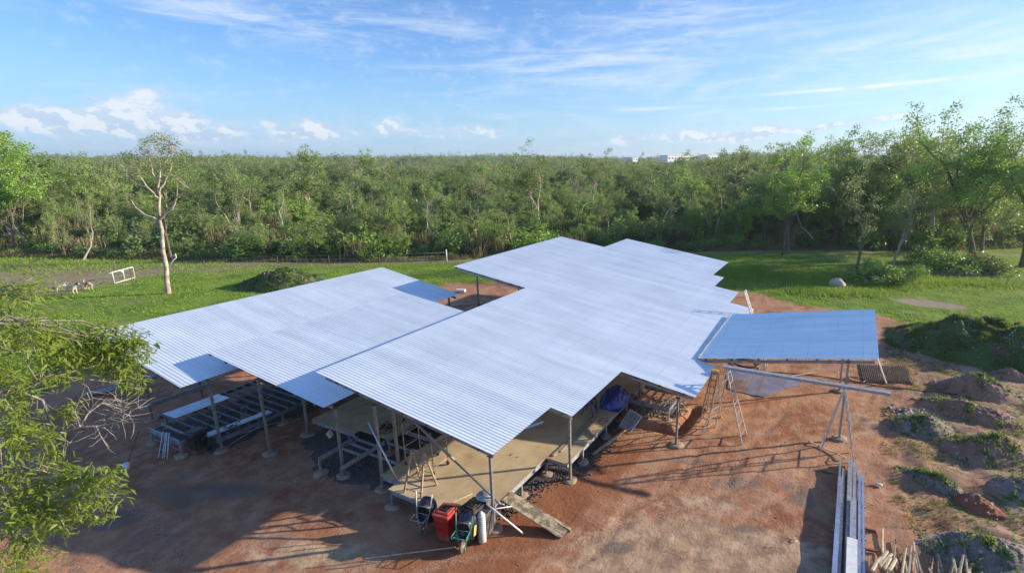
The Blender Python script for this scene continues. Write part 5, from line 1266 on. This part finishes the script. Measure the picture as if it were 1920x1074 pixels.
# corrugated offcut
b = MB(); o4 = [Vector((-8.33, 18.95, .42)), Vector((-7.68, 18.95, .30)), Vector((-7.60, 20.1, .50)), Vector((-8.36, 20.35, .62))]
n_ = 64; vs = []; fs = []
for i_ in range(n_+1):
    f = i_/n_; off = Vector((0, 0, .045*math.sin(2*math.pi*f*7))); vs += [o4[0].lerp(o4[1], f)+off, o4[3].lerp(o4[2], f)+off]
b.smooth = True; b.add(vs, [(i_*2, i_*2+2, i_*2+3, i_*2+1) for i_ in range(n_)]); o = b.build('corrugated_offcut', 'galv', None, (-8, 19.6, 0)); tag(o, 'small offcut of corrugated sheet propped against the deck edge', 'metal sheet')
# blue tarp heap
g_ = np.random.default_rng(8); n_, k_ = 40, 40; uu, vv = np.meshgrid(np.linspace(-1, 1, n_), np.linspace(-1, 1, k_)); rr = np.hypot(uu, vv)
hh = np.clip(1-rr**2, 0, 1)**.5*.62*(.6+.6*vnoise(uu*2.4+9, vv*2.4, 5, 3))+.06*np.abs(np.sin(uu*9+vv*4+3*vnoise(uu*3, vv*3, 2, 2)))
hh = np.where(rr > 1, .01+.02*vnoise(uu*5, vv*5, 3, 2), hh+.01)
th_ = R(-20); xx = uu*.62; yy = vv*1.05; V = np.stack([-9.25+xx, 20.6+yy, DZ+hh], 2).reshape(-1, 3); ii = np.arange(n_*k_).reshape(k_, n_)
o = npmesh('tarpaulin', V, np.stack([ii[:-1, :-1].ravel(), ii[:-1, 1:].ravel(), ii[1:, 1:].ravel(), ii[1:, :-1].ravel()], 1), 'tarp', smooth=True); tag(o, 'crumpled blue tarpaulin heaped at the far end of the front deck', 'tarpaulin')
# blue work stands
for k, (a, b_) in enumerate([(-9.75, 18.9), (-9.95, 19.7)]):
    o = thing('work_stand', ['nearer blue folding work stand on the front deck', 'farther blue folding work stand beside the tarpaulin'][k], 'stand', (a, b_, DZ))
    for dx_, dy_ in ((-.3, -.25), (.3, -.25), (-.3, .25), (.3, .25)):
        b = MB(); b.tube([(a+dx_, b_+dy_, DZ), (a+dx_*.15, b_+dy_*.2, 1.45)], .02, 6); b.build('leg', 'bluepaint', o)
    b = MB(); b.box((a, b_, 1.48), (.5, .1, .06), R(30)); b.build('top_bar', 'blackp', o)
# rolls
for k, (a, b_, rz) in enumerate([(-11.45, 16.6, 70), (-11.3, 16.85, 62), (-10.6, 19.6, 65)]):
    Mr = Matrix.Rotation(R(rz), 3, 'Z')@Matrix.Rotation(R(90), 3, 'Y'); o = thing('insulation_roll', ['left of the two foil insulation rolls lying together on the deck', 'right of the two foil insulation rolls lying together on the deck', 'single foil insulation roll under the step of the highest roof'][k], 'roll', (a, b_, DZ))
    b = MB(); b.lathe(Vector((a, b_, DZ+.13))-Mr@Vector((0, 0, .3)), [(.02, 0), (.12, 0), (.13, .01), (.13, .59), (.12, .6), (.02, .6)], 18, Mr); b.build('foil', 'foil', o)
    b = MB(); b.lathe(Vector((a, b_, DZ+.13))-Mr@Vector((0, 0, .305)), [(.02, 0), (.085, 0), (.085, .004)], 16, Mr); b.build('core', 'foilred', o)
# tools
def clutter(name, label, cx, cy, z0, n, seed, m, s=.12, cat='scraps'):
    r_ = random.Random(seed); b = MB()
    for _ in range(n): b.box((cx+r_.gauss(0, s*1.6), cy+r_.gauss(0, s*1.6), z0+s*.2+r_.random()*s*.5), (s*(.4+r_.random()), s*(.2+.5*r_.random()), s*(.2+.4*r_.random())), rot=Euler((r_.gauss(0, .3), r_.gauss(0, .3), r_.random()*6)).to_matrix())
    o = b.build(name, m, None, (cx, cy, z0)); tag(o, label, cat); return o
clutter('power_tool', 'dark red power tool lying on the front deck', -9.05, 18.55, DZ, 5, 1, 'rust', .11, 'tool')
clutter('hand_tool', 'small dark tool lying alone on the tan deck', -10.9, 14.6, DZ, 3, 2, 'blackp', .06, 'tool')
clutter('hardware_pile', 'heap of dark brackets and fittings on the shaded middle floor', -16.9, 13.9, DZ, 40, 3, 'darkp', .14, 'fittings')
clutter('tool_pile', 'tangle of small tools on the left floor frame sheet', -23.0, 10.85, DZ+.05, 18, 4, 'darkp', .09, 'tools')
clutter('cardboard_box', 'pale open carton on the shaded middle floor', -18.8, 13.6, DZ, 1, 6, 'fresh', .5, 'box')
clutter('drop_scrap', 'dark blue bag on the deck beside the scaffold', -13.55, 13.3, DZ, 4, 7, 'bluepaint', .12, 'bag')
plank('log', 'dry log lying behind the lowest left roof', G(848, 574), G(905, 568), .2, .2, 'deadwood', 'log')
plank('log', 'thin dry branch lying behind the lowest left roof', G(845, 580), G(880, 583), .1, .1, 'deadwood', 'log')
p = G(864, 547); b = MB(); b.box((p.x, p.y, .12), (.9, .4, .24), R(20)); o = b.build('foam_block', 'white', None, (p.x, p.y, 0), bevel=.04); tag(o, 'white block lying on bare earth beyond the lowest left roof', 'block')
# sheets on the left frame
b = MB(); b.poly([(-27.12, 10.15), (-26.12, 10.2), (-26.08, 12.45), (-27.05, 12.45)], DZ+.002, DZ+.03); o = b.build('sheet_pile', 'bluesteel', None, (-26.6, 11.3, DZ)); tag(o, 'long pale blue steel sheet lying on the left floor frame', 'sheet')
b = MB(); b.poly([(-23.5, 9.95), (-23.05, 9.95), (-22.8, 12.5), (-23.2, 12.5)], DZ+.002, DZ+.03); o = b.build('narrow_sheet', 'bluesteel', None, (-23.1, 11.2, DZ)); tag(o, 'narrow grey sheet along the right side of the left floor frame', 'sheet')
# small steel trestles leaning on left frame
o = thing('steel_stand', 'pair of folded galvanised lattice stands leaning on the left floor frame', 'stand', (-24.4, 9.0, 0))
b = MB(); ladder_frame(b, (-24.62, 8.78, 0), (-24.85, 9.2, .92), (-24.4, 8.82, 0), (-24.65, 9.22, .92), 5, .02, .012); ladder_frame(b, (-24.34, 8.86, 0), (-24.55, 9.22, .95), (-24.2, 8.9, 0), (-24.45, 9.24, .95), 5, .022, .012); b.build('lattice_frame', 'galv', o)
# pipes left
for k in range(3):
    b = MB(); b.tube([(-34.7+k*.22, 10.0+k*.2, .1), (-34.4+k*.22, 13.2-k*.3, .1)], .07, 10); o = b.build('steel_tube', 'galv', None, (-34.5, 11.5, 0)); tag(o, 'galvanised tube lying on the ground left of the house', 'tube', 'galvanised tubes lying left of the house')
# rusty rod in a white pot
p = G(238, 880); o = thing('marker_post', 'rusty leaning rod standing in a white tub left of the house', 'marker', (p.x, p.y, 0))
b = MB(); b.lathe((p.x, p.y, 0), [(.1, 0), (.12, .27), (.1, .28)], 14); b.build('tub', 'white', o)
b = MB(); b.tube([(p.x, p.y, .1), G(205, 790, 0)+Vector((1.15, .15, 1.55))], .02, 6) if False else b.tube([(p.x, p.y, .1), (p.x-.35, p.y+.75, 1.25)], .018, 6); b.build('rod', 'rust', o)
# hose and its coil by the puddle
def coil(b, c, r, n, rt, seed):
    r_ = random.Random(seed); pts = []
    for i_ in range(n*16):
        a = i_*2*math.pi/16; k = int(i_/16); pts.append((c.x+(r+.05*k)*math.cos(a)*(1+.1*math.sin(k*2.)), c.y+(r-.04*k)*math.sin(a), .03+.012*k))
    b.tube(pts, rt, 6); return pts[-1]
b = MB(); c = G(1398, 681); e = coil(b, c, .75, 4, .022, 1); path = [Vector(e), G(1420, 695, .03), G(1465, 697, .03), G(1530, 703, .03), G(1600, 715, .03), G(1650, 722, .03), G(1700, 730, .03), G(1750, 737, .03), G(1830, 742, .03)]
sm = []
for i_ in range(len(path)-1):
    for f in (0, .33, .66): sm.append(path[i_].lerp(path[i_+1], f)+Vector((0, .05*math.sin(i_*2+f*3), 0)))
for q_ in sm: q_.z = float(ground_z(q_.x, q_.y))+.035
b.tube(sm, .022, 6); o = b.build('hose', 'hose', None, (c.x, c.y, 0)); tag(o, 'dark hose coiled by the puddle and trailing away to the right', 'hose')
b = MB(); coil(b, G(1605, 712), .38, 2, .02, 2); o = b.build('cord_coil', 'hose', None, tuple(G(1605, 712))); tag(o, 'small coil of dark cord behind the far carport post', 'coil')
plank('timber_batten', 'pale batten lying beside the puddle', G(1481, 705, .04), G(1531, 698, .04), .07, .04, 'fresh')
plank('timber_batten', 'pale batten lying across the foot of the right trestle', (-.67, 22.14, .04), (.84, 21.43, .05), .06, .04, 'fresh')
plank('timber_batten', 'dark stick lying left of the steel sections', G(1538, 882, .03), G(1562, 888, .03), .05, .04, 'bark', 'stick')
# ribbed dark mesh mats on the earth behind the carport
b = MB(); pts4 = [G(1612, 682), G(1700, 684), G(1712, 722), G(1620, 716)]
b.smooth = True
for k in range(26):
    f = k/25; p0 = pts4[3].lerp(pts4[2], f); p1 = pts4[0].lerp(pts4[1], f)
    pp = [p0.lerp(p1, j/5) for j in range(6)]
    for q_ in pp: q_.z = float(ground_z(q_.x, q_.y))+.05
    b.tube(pp, .022, 6)
o = b.build('slat_mat', 'bark', None, tuple(pts4[0])); tag(o, 'rows of dark slats laid flat on the earth behind the leaning pole', 'slats')
# leftover junk
p = G(1653, 848+2); 
b = MB(); b.tube([G(1641, 905, .06), G(1654, 910, .06)], .055, 10); o = b.build('paint_tin', 'white', None, tuple(G(1647, 908))); tag(o, 'small white can lying right of the steel sections', 'can')
# white rock
def rock(px_, py_, s, seed, label, m='limestone'):
    p = G(px_, py_); n_ = 20; V = []; Fs = []
    for j in range(11):
        for i_ in range(n_):
            th = math.pi*j/10; ph = 2*math.pi*i_/n_; V.append((math.sin(th)*math.cos(ph), math.sin(th)*math.sin(ph), math.cos(th)))
    V = np.array(V); k = .75+.5*vnoise(V[:, 0]*1.6+seed, V[:, 1]*1.6+V[:, 2]*1.3, seed, 3); V = V*k[:, None]*np.array([s, s*.8, s*.72]); V[:, 2] += s*.42
    Fs = np.array([(j*n_+i_, (j+1)*n_+i_, (j+1)*n_+(i_+1) % n_, j*n_+(i_+1) % n_) for j in range(10) for i_ in range(n_)])
    o = npmesh('boulder', V, Fs, m, smooth=True); o.location = (p.x, p.y, 0); tag(o, label, 'rock')
rock(1569, 538, .75, 5, 'pale rounded boulder on the lawn below the thin tree')
rock(1465, 760+5, .16, 7, 'small stone on the red earth') if False else None
# bearer stack of steel sections, lower right
o = thing('steel_stack', 'stack of pale galvanised steel purlins on timber bearers at the lower right', 'steel stack', (1.0, 16, 0))
lst = [((.62, 20.75), (.62, 9.5), .07, .20, .50, 'bluesteel'), ((.76, 20.3), (.76, 9.5), .10, .16, .42, 'galv'), ((.98, 21.1), (.98, 9.5), .16, .2, .46, 'galv'), ((1.15, 20.8), (1.15, 9.5), .13, .18, .46, 'galv'),
       ((1.1, 18.2), (1.1, 9.5), .18, .07, .62, 'galv'), ((1.30, 20.2), (1.30, 9.5), .09, .2, .48, 'bluesteel'), ((1.42, 20.0), (1.42, 9.5), .07, .18, .45, 'bluesteel'), ((1.08, 15.9), (1.08, 9.5), .30, .05, .70, 'white'), ((.64, 19.4), (.64, 9.5), .14, .05, .64, 'bluesteel')]
for p0, p1, w_, h_, z_, m_ in lst:
    z_ -= .29
    b = MB(); b.csec((p0[0], p0[1], z_), (p1[0], p1[1], z_), w_, h_, .008) if h_ > .1 else b.bar((p0[0], p0[1], z_), (p1[0], p1[1], z_), w_, h_); b.bar((p0[0], p0[1]-.01, z_), (p1[0], p1[1], z_), w_*.8, h_*.9) if h_ > .1 else None; b.build('steel_section', m_, o)
for y_ in (10.6, 12.9, 14.5, 16.6, 18.4, 20.0):
    b = MB(); b.bar((.50, y_, .0), (1.52, y_, .0), .09, .07); b.build('bearer', 'greytimber', o)
# firewood and timber stakes stacked at the bottom right
g_ = random.Random(9)
pg = 'split timber stakes piled at the lower right'
def stick(name, p, q_, r_, m, label, cat='stake', grp=pg):
    b = MB(); n_ = 6; b.tube([p, (Vector(p)+Vector(q_))/2+Vector((g_.gauss(0, .01), g_.gauss(0, .01), 0)), q_], [r_, r_*1.05, r_*.85], n_); b.sm = [False]*len(b.sm)
    o = b.build(name, m, None, tuple(p)); tag(o, label, cat, grp); return o
for k in range(34):
    x0 = 1652+k*5.6+g_.uniform(-9, 9); y0 = 1105; top = g_.choice([1010, 1022, 1034, 1042, 1050, 1028])+(12 if x0 > 1740 else 0)
    zb = .05+g_.random()*.15; p = G(x0, y0, zb); q_ = G(x0+g_.uniform(-26, 16), top+8+g_.uniform(-6, 14), .12+g_.random()*.34)
    stick('timber_stake', p, q_, g_.uniform(.02, .042), (mt_ := g_.choice(['greytimber', 'timber', 'greytimber', 'fresh'])), {'greytimber': 'weathered grey', 'timber': 'brown', 'fresh': 'pale fresh'}[mt_]+' split timber stake in the pile at the lower right')
for k, (x0, y0, x1, y1) in enumerate([(1635, 1069, 1652, 1044), (1650, 1062, 1672, 1038), (1658, 1066, 1670, 1045), (1667, 1069, 1680, 1047), (1648, 1058, 1664, 1033)]):
    stick('split_log', G(x0, y0, .42), G(x1, y1, .46), .05, 'fresh', 'short pale split log on top of the stake pile', 'log', 'short split logs on the stake pile')
stick('tall_stake', G(1655, 1050, .0), G(1655, 990, .12), .03, 'fresh', 'single long pale stake standing out beyond the split logs', 'stake', None)
stick('tall_stake', G(1690, 1074, .05), G(1679, 1010, .1), .026, 'bark', 'long dark stake crossing the pile beside the pale one', 'stake', None)
for k, (x0, x1, y0, y1) in enumerate([(1617, 1642, 989, 995), (1620, 1645, 1028, 1033)]): plank('timber_bearer', ['upper rust brown batten sticking out right of the steel stack', 'lower rust brown batten sticking out right of the steel stack'][k], G(x0, y0, .06), G(x1, y1, .06), .07, .07, 'rust', 'batten')
p = G(1488, 1012); b = MB()
for k in range(5): b.tube([(p.x+g_.gauss(0, .05), p.y+g_.gauss(0, .08), .03), (p.x+g_.gauss(0, .12), p.y+g_.gauss(0, .18), .08)], [.012, .004], 5)
o = b.build('twig', 'fresh', None, tuple(p)); tag(o, 'small pale forked twig lying on the bare red ground', 'twig')

# ------------------------------------------------------------------ fences
def fence(name, label, pts, h, wires, post_m='bark', wr=.008, step=4.2, white_at=()):
    o = thing(name, label, 'fence', (pts[0][0], pts[0][1], 0)); b0 = MB(); pos = []
    for (x0, y0), (x1, y1) in zip(pts[:-1], pts[1:]):
        L = math.hypot(x1-x0, y1-y0); n_ = max(1, int(L/step))
        for k in range(n_): pos.append((x0+(x1-x0)*k/n_, y0+(y1-y0)*k/n_))
    pos.append(pts[-1])
    for x, y in pos[:95]:
        b = MB(); z0 = float(ground_z(x, y)); b.tube([(x, y, z0-.1), (x+.02, y, z0+h)], .035, 6); b.build('fence_post', post_m, o)
    for k in range(wires):
        b = MB(); b.tube([(x, y, float(ground_z(x, y))+h*(.25+.7*k/max(1, wires-1))) for x, y in pos], wr, 4); b.build('wire', 'galv', o)
    return o
fence('wire_fence', 'low wire fence with dark posts along the far edge of the left lawn', [tuple(G(x, y)[:2]) for x, y in [(-120, 512), (146, 504), (290, 512), (385, 506), (522, 497), (712, 495), (838, 490)]], 1.15, 3)
fence('wire_fence', 'low wire fence running across the lawn from behind the big mound to the tall post', [tuple(G(x, y)[:2]) for x, y in [(1467, 478), (1560, 492), (1700, 512), (1870, 530), (1990, 546)]], .7, 4, 'greytimber', .011, 9.)
fence('wire_fence', 'short wire fence beside the three dogs', [tuple(G(x, y)[:2]) for x, y in [(88, 558), (154, 545), (250, 536)]], 1.2, 3, 'bark', .007, 5.)
p = G(1466, 479); b = MB(); b.tube([(p.x, p.y, -.1), (p.x+.25, p.y, 3.4)], [.11, .09], 8); o = b.build('strainer_post', 'bark', None, tuple(p)); tag(o, 'tall dark wooden post at the far end of the lawn fence', 'post')
p = G(838, 491); b = MB(); b.tube([(p.x, p.y, 0), (p.x, p.y, 1.5)], .07, 8); o = b.build('marker_peg', 'white', None, tuple(p)); tag(o, 'white post at the fence left of the highest roof', 'post')
p = G(316, 503); b = MB(); b.tube([(p.x, p.y, 0), (p.x+.35, p.y+.45, .9), (p.x+.55, p.y+.7, 1.15), (p.x+.5, p.y+.7, 1.6)], .05, 8); o = b.build('white_pipe', 'white', None, tuple(p)); tag(o, 'bent white pipe standing behind the pale gum tree', 'pipe')
# goal frame
A0, A1 = G(215, 532), G(253, 521); up_ = Vector((0, 0, 1.15)); dirn = (A1-A0).normalized(); nrm = Vector((-dirn.y, dirn.x, 0)); nrm = -nrm if nrm.dot(Vector((-1, -1, 0))) < 0 else nrm
o = thing('goal_frame', 'small white football goal frame on the dry grass at the left', 'goal', tuple(A0))
b = MB(); b.tube([A0, A0+up_, A1+up_, A1], .05, 8); b.tube([A0+Vector((0, 0, .05)), A1+Vector((0, 0, .05))], .045, 8); b.tube([A0.lerp(A1, .5), A0.lerp(A1, .5)+up_], .04, 8); b.build('front_frame', 'white', o)
for e in (A0, A1): b = MB(); b.tube([e+up_, e+up_*.85+nrm*.55, e+nrm*1.25], .05, 8); b.build('side_brace', 'white', o)
p = A0.lerp(A1, .45); b = MB(); b.lathe((p.x, p.y, .85), [(.02, 0), (.09, .03), (.13, .11), (.13, .15), (.09, .23), (.02, .26)], 14); o = b.build('ball', 'white', None, (p.x, p.y, 0)); tag(o, 'white ball hanging in the goal frame', 'ball')

# ------------------------------------------------------------------ dogs
def dog(label, px_, py_, rz, m_body, m_head, head_down=0., s=1., m_rump=None):
    """standing dog facing +x; one skinned body, face, ears and coat patches are children"""
    p = G(px_, py_); root = thing('dog', label, 'dog', (0, 0, 0))
    hd = head_down
    N = {'hip': ((-.34, 0, .56), .13), 'belly': ((-.08, 0, .57), .125), 'chest': ((.2, 0, .56), .155), 'neck': ((.38, 0, .68-hd*.25), .085), 'head': ((.50, 0, .80-hd*.48), .085), 'muz': ((.63, 0, .76-hd*.52), .045), 'nose': ((.69, 0, .745-hd*.53), .03),
         't1': ((-.45, 0, .66), .045), 't2': ((-.50, 0, .80), .05), 't3': ((-.40, 0, .86), .045), 't4': ((-.33, 0, .80), .03)}
    E_ = [('hip', 'belly'), ('belly', 'chest'), ('chest', 'neck'), ('neck', 'head'), ('head', 'muz'), ('muz', 'nose'), ('hip', 't1'), ('t1', 't2'), ('t2', 't3'), ('t3', 't4')]
    for sgn, nm in ((-1, 'L'), (1, 'R')):
        f = .05*sgn
        N['sh'+nm] = ((.22+f*.3, .085*sgn, .45), .065); N['el'+nm] = ((.19+f, .09*sgn, .31), .045); N['wr'+nm] = ((.21+f, .09*sgn, .13), .03); N['fp'+nm] = ((.25+f, .09*sgn, .03), .032)
        N['th'+nm] = ((-.33, .085*sgn, .44), .085); N['kn'+nm] = ((-.24-f, .09*sgn, .32), .055); N['hk'+nm] = ((-.42-f, .09*sgn, .2), .032); N['hp'+nm] = ((-.36-f, .09*sgn, .03), .032)
        E_ += [('chest', 'sh'+nm), ('sh'+nm, 'el'+nm), ('el'+nm, 'wr'+nm), ('wr'+nm, 'fp'+nm), ('hip', 'th'+nm), ('th'+nm, 'kn'+nm), ('kn'+nm, 'hk'+nm), ('hk'+nm, 'hp'+nm)]
    ks = list(N); me_ = bpy.data.meshes.new('body'); me_.from_pydata([N[k][0] for k in ks], [(ks.index(a), ks.index(b_)) for a, b_ in E_], [])
    ob = bpy.data.objects.new('body', me_); col.objects.link(ob); ob.parent = root
    md = ob.modifiers.new('skin', 'SKIN'); sd = ob.modifiers.new('sub', 'SUBSURF'); sd.levels = sd.render_levels = 2
    for k, v in zip(ks, me_.skin_vertices[0].data): v.radius = (N[k][1],)*2; v.use_root = (k == 'hip')
    me_.materials.append(M[m_body])
    hx, hz = N['head'][0][0], N['head'][0][2]
    for sgn in (-1, 1):
        b = MB(); b.add([(hx-.04, .05*sgn, hz+.05), (hx+.04, .06*sgn, hz+.06), (hx-.01, .10*sgn, hz-.03), (hx, .055*sgn, hz+.14)], [(0, 1, 3), (1, 2, 3), (2, 0, 3), (0, 2, 1)]); b.build('ear', m_head, root)
        b = MB(); b.lathe((hx+.07, .045*sgn, hz+.015), [(.004, -.01), (.012, 0), (.004, .01)], 8); b.build('eye', 'blackp', root)
    b = MB(); b.lathe((hx+.2, 0, hz-.06), [(.008, -.016), (.022, 0), (.008, .016)], 8); b.build('nose', 'blackp', root)
    # hood of head fur in another colour
    if m_head != m_body:
        b = MB(); b.smooth = True; b.lathe((hx-.02, 0, hz-.115), [(.03, 0), (.085, .04), (.104, .11), (.085, .18), (.02, .215)], 14); b.build('head_fur', m_head, root)
    if m_rump:
        b = MB(); Mx = Matrix.Rotation(R(90), 3, 'Y'); b.lathe((-.16, 0, .58), [(.05, 0), (.15, .06), (.172, .2), (.165, .34), (.09, .44)], 16, Mx); b.build('saddle_fur', m_rump, root)
    root.location = (p.x, p.y, 0); root.rotation_euler = (0, 0, rz); root.scale = (s, s, s); return root
RGT = YAW
dog('white shaggy dog with black head and curled tail standing side on', 136, 551, RGT+R(8), 'fur_white', 'fur_black', .0, 1.18)
dog('white and tan dog lowering its head behind the short fence', 167, 543, RGT-R(15), 'fur_white', 'fur_white', .75, 1.05, 'fur_tan')
dog('grey white dog with dark lowered head left of the other two', 116, 547, RGT+R(180)+R(25), 'fur_white', 'fur_black', .8, 1.0)

# ------------------------------------------------------------------ things on the horizon
def fbuild(name, label, bd, dist, wdt, hgt, base, roofm, n_w):
    x, y = bearing(bd, dist); o = thing(name, label, 'building', (x, y, base)); rz = YAW-R(bd)+R(48); Mz = Matrix.Rotation(rz, 3, 'Z'); c = Vector((x, y, 0))
    b = MB(); b.box((x, y, (base+hgt)/2), (wdt, 18, base+hgt), rz); b.build('wall', 'wall', o)
    b = MB(); b.box((x, y, base+hgt+.4), (wdt+2, 20, .8), rz); b.build('roof', roofm, o)
    for k in range(n_w):
        u = -wdt/2+wdt*(k+.5)/n_w; b = MB(); pp = c+Mz@Vector((u, -9.05, 0)); b.box((pp.x, pp.y, base+hgt*.5), (wdt/n_w*.55, .2, hgt*.35), rz); b.build('window', 'glassdark', o)
fbuild('school_building', 'long low white building on the horizon right of centre', 9.4, 900, 90, 8, 9, 'wall', 12)
fbuild('school_building', 'second white building on the horizon right of the long one', 12.4, 920, 34, 9, 9, 'wall', 5)
fbuild('shed', 'small pale shed on the horizon left of the white buildings', 3.9, 860, 12, 5, 8.5, 'bluesteel', 2)
x, y = bearing(-18.8, 1500); o = thing('radio_mast', 'thin lattice mast on the horizon left of centre', 'mast', (x, y, 0)); b = MB()
for dx_, dy_ in ((-1.2, -1.2), (1.2, -1.2), (1.2, 1.2), (-1.2, 1.2)): b.tube([(x+dx_*1.8, y+dy_*1.8, 0), (x+dx_*.5, y+dy_*.5, 42)], .28, 4)
for k in range(14): z_ = 3*k+1; f = 1.8-1.3*z_/42; b.bar((x-1.2*f, y-1.2*f, z_), (x+1.2*f, y+1.2*f, z_+2.6), .22, .22); b.bar((x+1.2*f, y-1.2*f, z_), (x-1.2*f, y+1.2*f, z_+2.6), .22, .22)
b.build('lattice', 'galv', o)

# look-alikes that share a label get their order from left to right
byl = {}
for o in list(col.objects):
    if o.parent is None and 'group' in o and 'label' in o:
        o['label'] = o['label'].replace(' in wood at the far right', ' at the far right of the wood').replace(' in wood ', ' ') if len(o['label'].split()) > 13 else o['label']
        byl.setdefault(o['label'], []).append(o)
for lb, os_ in byl.items():
    if 1 < len(os_) <= 6:
        os_.sort(key=lambda o: pix(o.location.x, o.location.y, 1)[0])
        words = {2: ['left', 'right'], 3: ['left', 'middle', 'right']}.get(len(os_), ['first from left', 'second from left', 'third from left', 'fourth from left', 'fifth from left', 'sixth from left'])
        for o, wd in zip(os_, words): o['label'] = lb.split(' deep ')[0]+(' deep '+lb.split(' deep ')[1] if ' deep ' in lb else '')+', '+wd+(' of '+str(len(os_)) if len(os_) < 4 else '')
for o in list(col.objects):
    if 'label' in o:
        ws = o['label'].split()
        for drop in ('just', 'wood', 'the', 'the', 'tree', 'the'):
            if len(ws) > 16 and drop in ws[3:]: j = len(ws)-1-ws[::-1].index(drop); ws.pop(j)
        o['label'] = ' '.join(ws)
for o in bpy.data.objects:
    if '_o' in o: del o['_o']

# ------------------------------------------------------------------ haze
b = MB(); b.box((-700, 1400, 22), (5600, 3400, 50)); hz = b.build('haze', 'conc'); tag(hz, kind='stuff')
m = bpy.data.materials.new('haze_air'); m.use_nodes = True; t = NT(m.node_tree); t.n.clear()
pv = t.n.new('ShaderNodeVolumePrincipled'); pv.inputs['Color'].default_value = (.80, .88, 1, 1); pv.inputs['Density'].default_value = .00023; pv.inputs['Anisotropy'].default_value = .3
om = t.n.new('ShaderNodeOutputMaterial'); t.l.new(pv.outputs[0], om.inputs['Volume']); hz.data.materials.clear(); hz.data.materials.append(m)
